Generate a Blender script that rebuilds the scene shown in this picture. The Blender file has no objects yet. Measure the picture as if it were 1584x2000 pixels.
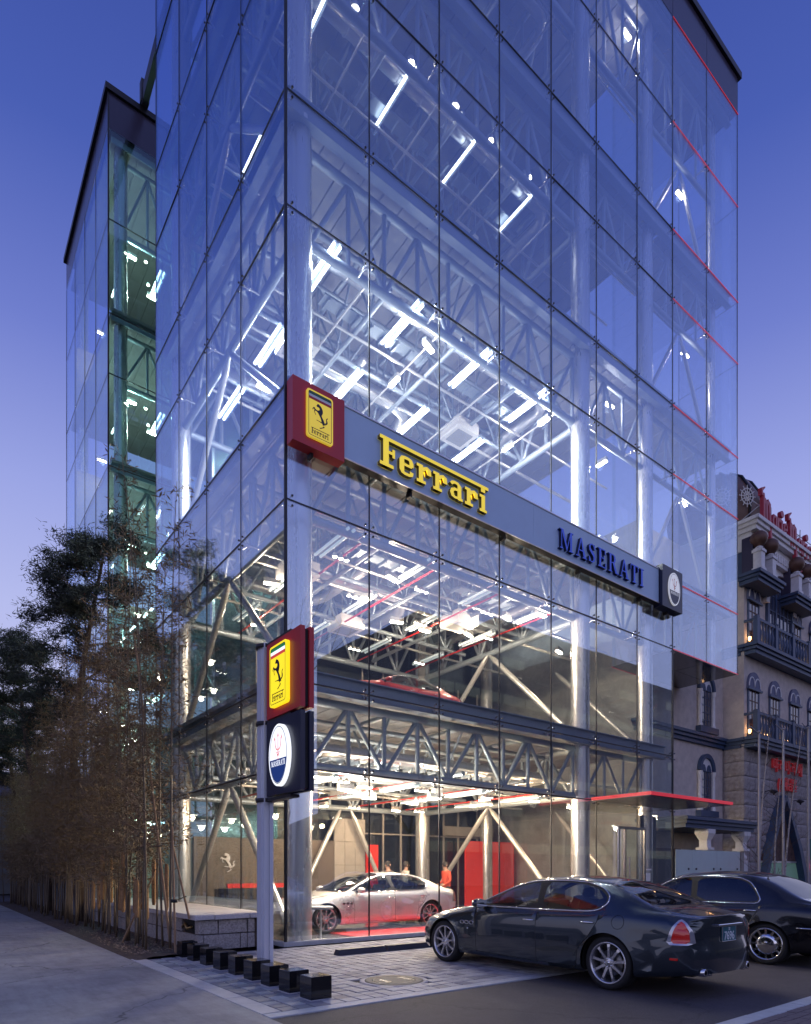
import bpy, bmesh, math, random
import numpy as np
from mathutils import Vector, Matrix
from mathutils.geometry import delaunay_2d_cdt, tessellate_polygon

# ------------------------------------------------------------------ camera, sky, exposure
SC = bpy.context.scene
COL = SC.collection
PI = math.pi
random.seed(7)

cam_d = bpy.data.cameras.new('camera')
cam = bpy.data.objects.new('camera', cam_d)
COL.objects.link(cam)
cam.location = (-5.74, -11.39, 1.5)
cam.rotation_euler = (PI / 2, 0, -math.radians(37.4))
cam_d.sensor_fit = 'HORIZONTAL'
cam_d.sensor_width = 36.0
cam_d.lens = 1245 / 1584 * 36
cam_d.shift_y = 700 / 1584
cam_d.clip_start = 0.1
cam_d.clip_end = 3000
SC.camera = cam

W = bpy.data.worlds.new('World')
SC.world = W
W.use_nodes = True
wn = W.node_tree
wl = wn.links
bg = wn.nodes['Background']
tc = wn.nodes.new('ShaderNodeTexCoord')
sx = wn.nodes.new('ShaderNodeSeparateXYZ')
wl.new(tc.outputs['Generated'], sx.inputs[0])
ramp = wn.nodes.new('ShaderNodeValToRGB')
wl.new(sx.outputs['Z'], ramp.inputs[0])
el = ramp.color_ramp.elements
SKY = [(0.0, (.60, .57, .78)), (0.17, (.56, .57, .84)), (0.34, (.45, .49, .83)), (0.47, (.315, .365, .76)),
       (0.60, (.155, .205, .60)), (0.72, (.062, .108, .44)), (0.85, (.034, .065, .32)), (1.0, (.022, .045, .23))]
while len(el) < len(SKY):
    el.new(0.5)
for e, (p, c) in zip(el, SKY):
    e.position = p
    e.color = (*c, 1)
nish = wn.nodes.new('ShaderNodeTexSky')
nish.sky_type = 'NISHITA'
nish.sun_disc = False
nish.sun_elevation = math.radians(-1.5)
nish.sun_rotation = math.radians(230)
mx = wn.nodes.new('ShaderNodeVectorMath')
mx.operation = 'MULTIPLY_ADD'
wl.new(nish.outputs[0], mx.inputs[0])
mx.inputs[1].default_value = (.05, .05, .07)
wl.new(ramp.outputs[0], mx.inputs[2])
wl.new(mx.outputs[0], bg.inputs[0])
bg.inputs[1].default_value = 1.0

sun_d = bpy.data.lights.new('sun', 'SUN')
sun_d.energy = 0.36
sun_d.angle = math.radians(160)
sun_d.color = (.60, .66, 1)
sun = bpy.data.objects.new('sun', sun_d)
COL.objects.link(sun)
sun.rotation_euler = Vector((-.607, .794, -.5)).to_track_quat('-Z', 'Y').to_euler()

vs = SC.view_settings
SC.display_settings.display_device = 'sRGB'
vs.view_transform = 'Standard'
vs.look = 'None'
vs.exposure = 0.0
vs.gamma = 1.0
vs.use_curve_mapping = False
SC.render.engine = 'CYCLES'
cy = SC.cycles
cy.max_bounces = 12
cy.diffuse_bounces = 3
cy.glossy_bounces = 6
cy.transmission_bounces = 8
cy.transparent_max_bounces = 48
cy.sample_clamp_indirect = 4
cy.caustics_reflective = False
cy.caustics_refractive = False
cy.use_denoising = True
try:
    cy.denoiser = 'OPENIMAGEDENOISE'
except Exception:
    pass
cy.use_light_tree = True

# ------------------------------------------------------------------ helpers
def srgb(r, g, b):
    f = lambda c: (c / 255 / 12.92) if c <= 10 else ((c / 255 + .055) / 1.055) ** 2.4
    return (f(r), f(g), f(b))

def mat(name, base, rough=.5, metal=0, noise=0, scale=8, bump=0, bscale=40, dark=None, coat=0, stretch=None,
        emit=None, estr=0, trans=0, spec=.5):
    m = bpy.data.materials.new(name)
    m.use_nodes = True
    n = m.node_tree
    p = n.nodes['Principled BSDF']
    p.inputs['Base Color'].default_value = (*base, 1)
    p.inputs['Roughness'].default_value = rough
    p.inputs['Metallic'].default_value = metal
    p.inputs['Coat Weight'].default_value = coat
    p.inputs['Coat Roughness'].default_value = .04
    p.inputs['Specular IOR Level'].default_value = spec
    p.inputs['Transmission Weight'].default_value = trans
    if emit:
        p.inputs['Emission Color'].default_value = (*emit, 1)
        p.inputs['Emission Strength'].default_value = estr
        m.cycles.emission_sampling = 'NONE'
    if noise or bump:
        c = n.nodes.new('ShaderNodeTexCoord')
        mp = n.nodes.new('ShaderNodeMapping')
        if stretch:
            mp.inputs['Scale'].default_value = stretch
        n.links.new(c.outputs['Object'], mp.inputs[0])
    if noise:
        t = n.nodes.new('ShaderNodeTexNoise')
        t.inputs['Scale'].default_value = scale
        t.inputs['Detail'].default_value = 6
        t.inputs['Roughness'].default_value = .65
        n.links.new(mp.outputs[0], t.inputs[0])
        r = n.nodes.new('ShaderNodeValToRGB')
        r.color_ramp.elements[0].position = .3
        r.color_ramp.elements[1].position = .7
        d = dark or tuple(c_ * (1 - noise) for c_ in base)
        u = tuple(min(1, c_ * (1 + noise * .6)) for c_ in base)
        r.color_ramp.elements[0].color = (*d, 1)
        r.color_ramp.elements[1].color = (*u, 1)
        n.links.new(t.outputs['Fac'], r.inputs[0])
        n.links.new(r.outputs[0], p.inputs['Base Color'])
        mr = n.nodes.new('ShaderNodeMapRange')
        mr.inputs['To Min'].default_value = max(0, rough - .08)
        mr.inputs['To Max'].default_value = min(1, rough + .1)
        n.links.new(t.outputs['Fac'], mr.inputs[0])
        n.links.new(mr.outputs[0], p.inputs['Roughness'])
    if bump:
        b = n.nodes.new('ShaderNodeTexNoise')
        b.inputs['Scale'].default_value = bscale
        b.inputs['Detail'].default_value = 5
        n.links.new(mp.outputs[0], b.inputs[0])
        bn = n.nodes.new('ShaderNodeBump')
        bn.inputs['Strength'].default_value = bump
        bn.inputs['Distance'].default_value = .02
        n.links.new(b.outputs['Fac'], bn.inputs['Height'])
        n.links.new(bn.outputs[0], p.inputs['Normal'])
    return m

def glass_mat(name, tint, r0, r1=1.0, gloss_col=(1, 1, 1), rough=0.0, power=5.0, dirt=0):
    """sheet glass: reflection over clear transmission, weighted by viewing angle"""
    m = bpy.data.materials.new(name)
    m.use_nodes = True
    n = m.node_tree
    n.nodes.clear()
    out = n.nodes.new('ShaderNodeOutputMaterial')
    mixn = n.nodes.new('ShaderNodeMixShader')
    tr = n.nodes.new('ShaderNodeBsdfTransparent')
    tr.inputs[0].default_value = (*tint, 1)
    gl = n.nodes.new('ShaderNodeBsdfGlossy')
    gl.inputs['Color'].default_value = (*gloss_col, 1)
    gl.inputs['Roughness'].default_value = rough
    lw = n.nodes.new('ShaderNodeLayerWeight')
    lw.inputs[0].default_value = .5
    pw = n.nodes.new('ShaderNodeMath'); pw.operation = 'POWER'
    n.links.new(lw.outputs['Facing'], pw.inputs[0]); pw.inputs[1].default_value = power
    mr = n.nodes.new('ShaderNodeMapRange')
    mr.inputs['To Min'].default_value = r0
    mr.inputs['To Max'].default_value = r1
    n.links.new(pw.outputs[0], mr.inputs[0])
    n.links.new(mr.outputs[0], mixn.inputs[0])
    n.links.new(tr.outputs[0], mixn.inputs[1])
    n.links.new(gl.outputs[0], mixn.inputs[2])
    last = mixn
    if dirt:
        df = n.nodes.new('ShaderNodeBsdfDiffuse')
        df.inputs[0].default_value = (.7, .72, .75, 1)
        m2 = n.nodes.new('ShaderNodeMixShader')
        c = n.nodes.new('ShaderNodeTexCoord')
        t = n.nodes.new('ShaderNodeTexNoise'); t.inputs['Scale'].default_value = 1.3; t.inputs['Detail'].default_value = 8
        n.links.new(c.outputs['Object'], t.inputs[0])
        q = n.nodes.new('ShaderNodeMapRange')
        q.inputs['From Min'].default_value = .35; q.inputs['From Max'].default_value = .8
        q.inputs['To Max'].default_value = dirt
        n.links.new(t.outputs['Fac'], q.inputs[0])
        n.links.new(q.outputs[0], m2.inputs[0])
        n.links.new(mixn.outputs[0], m2.inputs[1])
        n.links.new(df.outputs[0], m2.inputs[2])
        last = m2
    n.links.new(last.outputs[0], out.inputs[0])
    return m

class MB:
    """collects simple solids and links them as one mesh object"""
    def __init__(s):
        s.v = []; s.f = []; s.m = []; s.sm = []
    def add(s, vs_, fs, mi=0, smooth=False):
        o = len(s.v)
        s.v += [tuple(v) for v in vs_]
        for f in fs:
            s.f.append(tuple(i + o for i in f)); s.m.append(mi); s.sm.append(smooth)
        return s
    def box(s, a, b, mi=0, bev=0):
        (x0, y0, z0), (x1, y1, z1) = a, b
        if x0 > x1: x0, x1 = x1, x0
        if y0 > y1: y0, y1 = y1, y0
        if z0 > z1: z0, z1 = z1, z0
        if bev:   # chamfered top edges
            e = bev
            v = [(x0, y0, z0), (x1, y0, z0), (x1, y1, z0), (x0, y1, z0), (x0, y0, z1 - e), (x1, y0, z1 - e), (x1, y1, z1 - e), (x0, y1, z1 - e),
                 (x0 + e, y0 + e, z1), (x1 - e, y0 + e, z1), (x1 - e, y1 - e, z1), (x0 + e, y1 - e, z1)]
            f = [(3, 2, 1, 0), (0, 1, 5, 4), (1, 2, 6, 5), (2, 3, 7, 6), (3, 0, 4, 7), (4, 5, 9, 8), (5, 6, 10, 9), (6, 7, 11, 10), (7, 4, 8, 11), (8, 9, 10, 11)]
            return s.add(v, f, mi)
        v = [(x0, y0, z0), (x1, y0, z0), (x1, y1, z0), (x0, y1, z0), (x0, y0, z1), (x1, y0, z1), (x1, y1, z1), (x0, y1, z1)]
        return s.add(v, [(3, 2, 1, 0), (4, 5, 6, 7), (0, 1, 5, 4), (1, 2, 6, 5), (2, 3, 7, 6), (3, 0, 4, 7)], mi)
    def tube(s, a, b, r, r2=None, n=10, mi=0, caps=True, smooth=True):
        a = Vector(a); b = Vector(b); r2 = r if r2 is None else r2
        d = (b - a).normalized()
        q = Vector((0, 0, 1)) if abs(d.z) < .9 else Vector((1, 0, 0))
        x = d.cross(q).normalized(); y = d.cross(x).normalized()
        v = []
        for k in range(n):
            t = 2 * PI * k / n
            w = x * math.cos(t) + y * math.sin(t)
            v += [a + w * r, b + w * r2]
        f = [(2 * k, 2 * k + 1, (2 * k + 3) % (2 * n), (2 * k + 2) % (2 * n)) for k in range(n)]
        s.add(v, f, mi, smooth)
        if caps:
            s.add([v[2 * k] for k in range(n)], [tuple(range(n))], mi)
            s.add([v[2 * k + 1] for k in range(n)], [tuple(range(n - 1, -1, -1))], mi)
        return s
    def path(s, pts, r, n=8, mi=0):
        """smooth tube along a list of (point) with radius r or list of radii"""
        rs = r if isinstance(r, (list, tuple)) else [r] * len(pts)
        P = [Vector(p) for p in pts]
        rings = []
        prev = None
        for i, p in enumerate(P):
            d = (P[min(i + 1, len(P) - 1)] - P[max(i - 1, 0)]).normalized()
            if prev is None:
                q = Vector((0, 0, 1)) if abs(d.z) < .9 else Vector((1, 0, 0))
                x = d.cross(q).normalized()
            else:
                x = (prev - d * prev.dot(d)).normalized()
            prev = x
            y = d.cross(x)
            rings.append([p + (x * math.cos(2 * PI * k / n) + y * math.sin(2 * PI * k / n)) * rs[i] for k in range(n)])
        v = [q for rg in rings for q in rg]
        f = []
        for i in range(len(P) - 1):
            for k in range(n):
                f.append((i * n + k, i * n + (k + 1) % n, (i + 1) * n + (k + 1) % n, (i + 1) * n + k))
        f.append(tuple(range(n - 1, -1, -1)))
        f.append(tuple((len(P) - 1) * n + k for k in range(n)))
        return s.add(v, f, mi, True)
    def beam(s, a, b, w, h, mi=0, up=(0, 0, 1)):
        """rectangular bar from a to b"""
        a = Vector(a); b = Vector(b); d = (b - a).normalized(); up = Vector(up)
        if abs(d.dot(up)) > .95: up = Vector((1, 0, 0))
        x = d.cross(up).normalized() * (w / 2); y = x.cross(d).normalized() * (h / 2)
        v = [a - x - y, a + x - y, a + x + y, a - x + y, b - x - y, b + x - y, b + x + y, b - x + y]
        return s.add(v, [(3, 2, 1, 0), (4, 5, 6, 7), (0, 1, 5, 4), (1, 2, 6, 5), (2, 3, 7, 6), (3, 0, 4, 7)], mi)
    def lathe(s, prof, n=16, c=(0, 0, 0), mi=0, axis='z', smooth=True, arc=2 * PI):
        k = len(prof); v = []; f = []
        full = abs(arc - 2 * PI) < 1e-6
        m = n if full else n + 1
        for i in range(m):
            t = arc * i / n
            for r, z in prof:
                if axis == 'z': p = (r * math.cos(t), r * math.sin(t), z)
                elif axis == 'y': p = (r * math.cos(t), z, r * math.sin(t))
                else: p = (z, r * math.cos(t), r * math.sin(t))
                v.append((p[0] + c[0], p[1] + c[1], p[2] + c[2]))
        for i in range(n):
            j = (i + 1) % m
            for q in range(k - 1):
                f.append((i * k + q, j * k + q, j * k + q + 1, i * k + q + 1))
        return s.add(v, f, mi, smooth)
    def prism(s, poly, depth, fr, mi=0, holes=(), mi_side=None):
        """extrude 2-D polygon; fr maps (x, y, d) to 3-D, d from 0 (front) to depth (back)"""
        loops = [list(poly)] + [list(h) for h in holes]
        flat = [p for l in loops for p in l]
        tris = tessellate_polygon([[Vector((p[0], p[1], 0)) for p in l] for l in loops])
        n = len(flat)
        v = [fr(p[0], p[1], 0) for p in flat] + [fr(p[0], p[1], depth) for p in flat]
        f = []
        for t in tris:
            a, b, c = (Vector(v[i]) for i in t)
            f.append(tuple(t)); f.append(tuple(i + n for i in reversed(t)))
        s.add(v, f, mi)
        o = 0
        side = []
        for l in loops:
            k = len(l)
            for i in range(k):
                j = (i + 1) % k
                side.append((o + i, o + j, o + j + n, o + i + n))
            o += k
        s.add(v, side, mi if mi_side is None else mi_side)
        return s
    def mesh(s, name, mats, recalc=True):
        me = bpy.data.meshes.new(name)
        me.from_pydata(s.v, [], s.f)
        for m_ in (mats if isinstance(mats, (list, tuple)) else [mats]):
            me.materials.append(m_)
        me.polygons.foreach_set('material_index', s.m)
        me.polygons.foreach_set('use_smooth', s.sm)
        if recalc:
            bm = bmesh.new(); bm.from_mesh(me)
            bmesh.ops.remove_doubles(bm, verts=bm.verts, dist=1e-5) if recalc == 'weld' else None
            bmesh.ops.recalc_face_normals(bm, faces=bm.faces)
            bm.to_mesh(me); bm.free()
        me.update()
        return me
    def build(s, name, mats, parent=None, recalc=True):
        return link(name, s.mesh(name, mats, recalc), parent)

def link(name, data, parent=None):
    o = bpy.data.objects.new(name, data)
    COL.objects.link(o)
    if parent is not None:
        o.parent = parent
    return o

def thing(name, label, cat, loc=(0, 0, 0), rz=0, group=None):
    o = bpy.data.objects.new(name, None)
    o.empty_display_size = .1
    COL.objects.link(o)
    o.location = loc
    o.rotation_euler = (0, 0, rz)
    return tag(o, label, cat, group)

def tag(o, label=None, cat=None, group=None, kind=None):
    if label: o['label'] = label
    if cat: o['category'] = cat
    if group: o['group'] = group
    if kind: o['kind'] = kind
    return o

def copy_tree(o, parent=None):
    c = o.copy(); COL.objects.link(c)
    if parent is not None: c.parent = parent
    for ch in list(o.children): copy_tree(ch, c)
    return c

def text_mesh(s, size=1.0, extrude=0.0):
    """a mesh of written characters in the XY plane, using the built-in font"""
    cu = bpy.data.curves.new('writing', 'FONT')
    cu.body = s; cu.size = size; cu.extrude = extrude; cu.resolution_u = 3
    o = bpy.data.objects.new('writing', cu); COL.objects.link(o)
    dg = bpy.context.evaluated_depsgraph_get(); dg.update()
    me = bpy.data.meshes.new_from_object(o.evaluated_get(dg))
    bpy.data.objects.remove(o); bpy.data.curves.remove(cu)
    return me
# ------------------------------------------------------------------ materials
M = {}
def surface_mat(name, base, stain, speck, rough, crack=0, speck_scale=420, stain_scale=.55, streak=None):
    """weathered ground: broad stains, fine aggregate, hairline cracks"""
    m = bpy.data.materials.new(name); m.use_nodes = True; n = m.node_tree; L = n.links; p = n.nodes['Principled BSDF']
    c = n.nodes.new('ShaderNodeTexCoord')
    def noise(sc, det, ro=.6, vec=None):
        t = n.nodes.new('ShaderNodeTexNoise'); t.inputs['Scale'].default_value = sc; t.inputs['Detail'].default_value = det; t.inputs['Roughness'].default_value = ro
        L.new(vec or c.outputs['Object'], t.inputs[0]); return t.outputs['Fac']
    def rng(x, a, b, lo, hi):
        q = n.nodes.new('ShaderNodeMapRange'); q.inputs['From Min'].default_value = a; q.inputs['From Max'].default_value = b
        q.inputs['To Min'].default_value = lo; q.inputs['To Max'].default_value = hi; L.new(x, q.inputs[0]); return q.outputs[0]
    def mul(x, y):
        q = n.nodes.new('ShaderNodeMath'); q.operation = 'MULTIPLY'; L.new(x, q.inputs[0]); L.new(y, q.inputs[1]); return q.outputs[0]
    f = rng(noise(stain_scale, 7), .3, .7, 1 - stain, 1 + stain * .45)
    f = mul(f, rng(noise(stain_scale * 7, 6, .7), .3, .7, 1 - stain * .6, 1 + stain * .3))
    if streak:
        mp = n.nodes.new('ShaderNodeMapping'); mp.inputs['Scale'].default_value = streak; L.new(c.outputs['Object'], mp.inputs[0])
        f = mul(f, rng(noise(2.2, 6, .7, mp.outputs[0]), .45, .75, 1, 1 - stain * .8))
    sp = noise(speck_scale, 2, .5)
    f = mul(f, rng(sp, .35, .68, 1 - speck, 1 + speck))
    if crack:
        v = n.nodes.new('ShaderNodeTexVoronoi'); v.feature = 'DISTANCE_TO_EDGE'; v.inputs['Scale'].default_value = .28
        dn = n.nodes.new('ShaderNodeVectorMath'); dn.operation = 'MULTIPLY_ADD'
        nn = n.nodes.new('ShaderNodeTexNoise'); nn.inputs['Scale'].default_value = 1.6; nn.inputs['Detail'].default_value = 8
        L.new(c.outputs['Object'], nn.inputs[0]); L.new(nn.outputs['Color'], dn.inputs[0]); dn.inputs[1].default_value = (.9, .9, .9); L.new(c.outputs['Object'], dn.inputs[2]); L.new(dn.outputs[0], v.inputs[0])
        f = mul(f, rng(v.outputs['Distance'], .0, .006, 1 - crack, 1))
    mx = n.nodes.new('ShaderNodeMix'); mx.data_type = 'RGBA'; mx.blend_type = 'MULTIPLY'; mx.inputs[0].default_value = 1
    mx.inputs[6].default_value = (*base, 1); L.new(f, mx.inputs[7]); L.new(mx.outputs[2], p.inputs['Base Color'])
    p.inputs['Roughness'].default_value = rough
    bp = n.nodes.new('ShaderNodeBump'); bp.inputs['Strength'].default_value = .45; bp.inputs['Distance'].default_value = .004; L.new(sp, bp.inputs['Height']); L.new(bp.outputs[0], p.inputs['Normal'])
    return m
M['asphalt'] = surface_mat('asphalt', (.078, .068, .078), .25, .6, .85, .35, 150)
M['concrete'] = surface_mat('concrete', (.38, .37, .37), .32, .14, .8, .6, 260, .45, (3.5, .55, 1))
M['edging'] = mat('edging', (.52, .50, .50), .75, noise=.15, scale=6, bump=.2, bscale=70)
M['kerb'] = mat('kerb', (.46, .47, .50), .7, noise=.18, scale=5, bump=.2, bscale=80)
M['paver'] = mat('paver', (.40, .39, .41), .7, noise=.2, scale=7, bump=.25, bscale=90)
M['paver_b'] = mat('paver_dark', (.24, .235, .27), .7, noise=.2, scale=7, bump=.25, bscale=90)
M['paver_c'] = mat('paver_light', (.47, .46, .475), .7, noise=.2, scale=7, bump=.25, bscale=90)
M['bed'] = mat('joint_sand', (.035, .033, .035), .95)
M['brickpave'] = mat('walk_brick', (.16, .125, .135), .85, noise=.3, scale=9, bump=.3, bscale=60)
M['soil'] = mat('soil', (.10, .07, .055), .95, noise=.5, scale=14, bump=.9, bscale=30)
M['litter'] = mat('litter', (.33, .24, .17), .9, noise=.5, scale=20)
M['granite'] = mat('granite', (.40, .365, .355), .85, noise=.5, scale=30, bump=.7, bscale=35)
M['granite_cap'] = mat('granite_cap', (.56, .53, .53), .75, noise=.25, scale=40, bump=.5, bscale=45)
M['blackstone'] = mat('polished_black_granite', (.012, .012, .014), .06, noise=.3, scale=60, spec=.6)
M['steel'] = mat('painted_steel', (.36, .42, .47), .38, metal=.35, noise=.08, scale=3)
M['steel_light'] = mat('pale_steel', (.62, .62, .60), .30, metal=.55, noise=.06, scale=3)
M['column'] = mat('column_steel', (.66, .66, .65), .26, metal=.65, noise=.05, scale=2, stretch=(1, 1, .15))
M['polemetal'] = mat('pole_metal', (.34, .33, .36), .45, metal=.5)
M['stainless'] = mat('stainless', (.62, .62, .62), .18, metal=1)
M['deck'] = mat('galvanised_deck', (.30, .31, .32), .55, metal=.15, noise=.12, scale=2)
M['slab_edge'] = mat('slab_edge', (.30, .36, .43), .45, metal=.2, noise=.06, scale=2)
M['floor'] = mat('showroom_floor', (.13, .125, .12), .16, noise=.15, scale=3)
M['upfloor'] = mat('upper_floor', (.30, .28, .26), .4, noise=.1, scale=3)
M['joint'] = mat('black_silicone', (.012, .012, .016), .45)
M['darkmetal'] = mat('dark_coping', (.03, .028, .034), .45, metal=.3, noise=.15, scale=4)
M['spandrel'] = mat('spandrel_panel', (.055, .048, .085), .22, noise=.08, scale=2)
M['red'] = mat('red_lacquer', (.62, .028, .02), .35, noise=.08, scale=4)
M['red_line'] = mat('red_neon_line', (.5, .02, .03), .4, emit=(1, .05, .09), estr=.36)
M['red_panel'] = mat('red_glass_panel', (.75, .045, .03), .12, emit=(1, .06, .04), estr=.25)
M['wallgrey'] = mat('grey_wall_panel', (.33, .30, .27), .55, noise=.12, scale=3)
M['walldark'] = mat('dark_core_wall', (.018, .021, .027), .35, noise=.2, scale=2)
M['wallwarm'] = mat('warm_display_wall', (.105, .082, .066), .5, noise=.1, scale=3)
M['badge_white'] = mat('badge_white', (.85, .85, .85), .4, emit=(.9, .93, 1), estr=.35)
M['white'] = mat('white_box', (.78, .77, .74), .5)
M['duct'] = mat('spiral_duct', (.60, .61, .62), .32, metal=.7, noise=.08, scale=5, bump=.35, bscale=12, stretch=(1, 1, 1))
M['black'] = mat('matt_black', (.012, .012, .012), .7)
M['tube_on'] = mat('lit_tube', (.9, .95, 1), .5, emit=(.86, .95, 1.0), estr=9)
M['tube_unlit'] = mat('unlit_tube_sheen', (.75, .85, .85), .25, emit=(.8, .98, 1.0), estr=.35)  # unlit tubes; their reflected sheen is put in as a faint glow
M['bulb'] = mat('lit_bulb', (1, .95, .85), .5, emit=(1, .88, .66), estr=40)
M['bulb_small'] = mat('small_lit_bulb', (1, .95, .85), .5, emit=(1, .90, .74), estr=30)
M['facade_glass'] = glass_mat('facade_glass', (.97, .985, 1.0), .19, .80, gloss_col=(.74, .85, 1.0), power=3.0, dirt=.018)
M['inner_glass'] = glass_mat('inner_glass', (.90, .94, .95), .05, .8, power=4)
M['green_glass'] = glass_mat('green_glass', (.78, .93, .90), .07, .7, power=4)
M['soffit_glass'] = mat('soffit_glass', (.045, .055, .055), .09, noise=.2, scale=2, spec=.8)
M['frosted'] = mat('frosted_glass', (.56, .68, .66), .35, noise=.05, scale=3)
M['pylon_alu'] = mat('brushed_aluminium', (.66, .68, .76), .38, metal=.25, noise=.05, scale=20, stretch=(1, 1, .05))
M['sign_red'] = mat('sign_red', (.56, .028, .038), .38)
M['sign_navy'] = mat('sign_navy', (.014, .017, .05), .3)
M['sign_grey'] = mat('sign_panel', (.50, .66, .84), .42, noise=.04, scale=2)
M['sign_trim'] = mat('sign_trim', (.72, .70, .74), .35, metal=.5)
M['yellow'] = mat('badge_yellow', (.82, .60, .06), .4, emit=(1, .74, .06), estr=.45)
M['yellow_lit'] = mat('lit_badge_yellow', (.85, .65, .02), .4, emit=(1.0, .78, .015), estr=.95)
M['white_lit'] = mat('lit_badge_white', (.9, .9, .9), .4, emit=(.93, .97, 1.0), estr=1.05)
M['navy_lit'] = mat('lit_badge_navy', (.02, .05, .2), .4, emit=(.01, .045, .22), estr=.5)
M['letter_yellow'] = mat('letter_yellow', (.88, .66, .05), .45, emit=(1, .74, .05), estr=.62)
M['letter_side'] = mat('letter_yellow_return', (.28, .19, .03), .5)
M['letter_blue'] = mat('letter_blue', (.05, .10, .55), .45, emit=(.03, .07, .5), estr=.35)
M['letter_bside'] = mat('letter_blue_return', (.012, .018, .06), .5)
M['ink'] = mat('badge_black', (.012, .012, .02), .4)
M['flag_green'] = mat('badge_green', (.02, .13, .07), .4)
M['flag_red'] = mat('badge_red', (.55, .03, .03), .4)
M['flag_green_lit'] = mat('lit_badge_green', (.02, .2, .07), .4, emit=(.01, .22, .06), estr=.6)
M['flag_red_lit'] = mat('lit_badge_red', (.55, .03, .03), .4, emit=(.8, .09, .06), estr=.6)
M['trident'] = mat('trident_red', (.55, .06, .06), .4)
M['trident_lit'] = mat('lit_trident_red', (.6, .15, .15), .4, emit=(.75, .22, .22), estr=.8)
# neighbour
M['stucco'] = mat('stucco', (.64, .56, .50), .9, noise=.18, scale=3, bump=.6, bscale=55)
M['stone'] = mat('rough_stone', (.40, .35, .33), .9, noise=.35, scale=5, bump=1.2, bscale=22)
M['bluewood'] = mat('blue_trim', (.045, .075, .15), .5, noise=.15, scale=6)
M['awning'] = mat('window_tympanum', (.10, .11, .20), .6)
M['whitetrim'] = mat('white_trim', (.80, .77, .76), .6, noise=.1, scale=8)
M['copper'] = mat('copper_ball', (.15, .075, .05), .5, metal=.3, noise=.3, scale=3)
M['dome'] = mat('dome_brown', (.14, .075, .055), .45, noise=.3, scale=4)
M['winglass'] = mat('dark_window_glass', (.07, .07, .10), .05, spec=1)
M['brownwood'] = mat('brown_wood', (.10, .045, .03), .5, noise=.2, scale=6)
M['neon_red'] = mat('red_letter', (.36, .04, .07), .45, emit=(.5, .02, .06), estr=.03)
M['kred'] = mat('red_channel_letter', (.55, .03, .04), .5, emit=(1, .05, .06), estr=.05)
M['crackle'] = mat('crackled_brown', (.12, .07, .06), .9, noise=.6, scale=4, bump=1, bscale=9)
M['greenlit'] = mat('green_lit_interior', (.15, .24, .2), .5, emit=(.25, .5, .4), estr=.12)
M['warmlamp'] = mat('warm_wall_lamp', (1, .7, .4), .5, emit=(1, .55, .22), estr=6)
# plants
M['culm'] = mat('bamboo_culm', (.13, .095, .06), .6, noise=.3, scale=5)
M['wrap'] = mat('straw_wrap', (.33, .19, .09), .9, noise=.3, scale=12, bump=.8, bscale=40)
M['leaf_dry'] = mat('dry_leaf', (.185, .125, .066), .75, noise=.35, scale=3)
M['needle'] = mat('pine_needle', (.035, .045, .035), .8, noise=.4, scale=2)
M['bark'] = mat('pine_bark', (.085, .058, .045), .9, noise=.4, scale=7, bump=1, bscale=18)
M['birch'] = mat('birch_bark', (.42, .38, .36), .7, noise=.5, scale=14, stretch=(1, 1, 3))
M['twig'] = mat('bare_twig', (.10, .075, .06), .8)
M['stake'] = mat('wood_stake', (.30, .19, .11), .8, noise=.25, scale=9)
M['fencewall'] = mat('boundary_wall', (.20, .20, .23), .85, noise=.15, scale=2, bump=.3, bscale=30)
# cars
def paint(name, c, metal=.45, rough=.28):
    return mat(name, c, rough, metal=metal, coat=1, noise=.06, scale=1.5)
M['paint_dark'] = paint('dark_blue_grey_paint', (.034, .047, .062), .6, .2)
M['paint_silver'] = paint('silver_paint', (.80, .79, .77), .4, .28)
M['paint_black'] = paint('black_paint', (.006, .006, .009), .2, .2)
M['paint_red'] = paint('red_paint', (.55, .02, .02), .1, .3)
M['seam'] = mat('panel_gap', (.006, .006, .006), .8)
M['car_glass'] = glass_mat('car_glass', (.50, .56, .58), .10, .9, power=3.5)
M['car_glass_dark'] = glass_mat('tinted_car_glass', (.07, .08, .09), .09, .55, power=3.5)
M['chrome'] = mat('chrome', (.75, .75, .76), .07, metal=1)
M['alloy'] = mat('alloy', (.55, .55, .58), .24, metal=.85)
M['tyre'] = mat('tyre', (.014, .014, .015), .75, noise=.2, scale=20)
M['disc'] = mat('brake_disc', (.22, .21, .21), .4, metal=.8)
M['lamp_red'] = mat('tail_lamp_red', (.42, .012, .012), .08, coat=1, emit=(.5, .02, .01), estr=.12)
M['lamp_clear'] = mat('lamp_clear', (.50, .50, .55), .08, metal=.6, coat=1)
M['leather'] = mat('dark_leather', (.03, .028, .026), .5)
M['leather_tan'] = mat('tan_leather', (.50, .42, .10), .5)
M['plate'] = mat('green_plate', (.03, .13, .17), .4)
M['plate_ink'] = mat('plate_white', (.8, .82, .85), .5)
M['skin'] = mat('skin', (.48, .28, .20), .5)
M['hair'] = mat('hair', (.02, .015, .013), .6)
M['jacket'] = mat('red_jacket', (.60, .08, .04), .7, noise=.15, scale=9)
M['trouser'] = mat('dark_trousers', (.05, .05, .055), .8)
M['office'] = mat('office_facade', (.16, .16, .16), .7, noise=.2, scale=1)
M['office_lit'] = mat('lit_office_window', (.2, .2, .15), .4, emit=(.9, .85, .5), estr=.09)
M['hillmat'] = mat('wooded_hill', (.03, .035, .028), .95, noise=.5, scale=.15)
# ------------------------------------------------------------------ ground, road, lane, paving
def sheet(name, x0, y0, x1, y1, z, m, t=.05):
    b = MB().box((x0, y0, z - t), (x1, y1, z))
    return tag(b.build(name, m), kind='structure')

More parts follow.
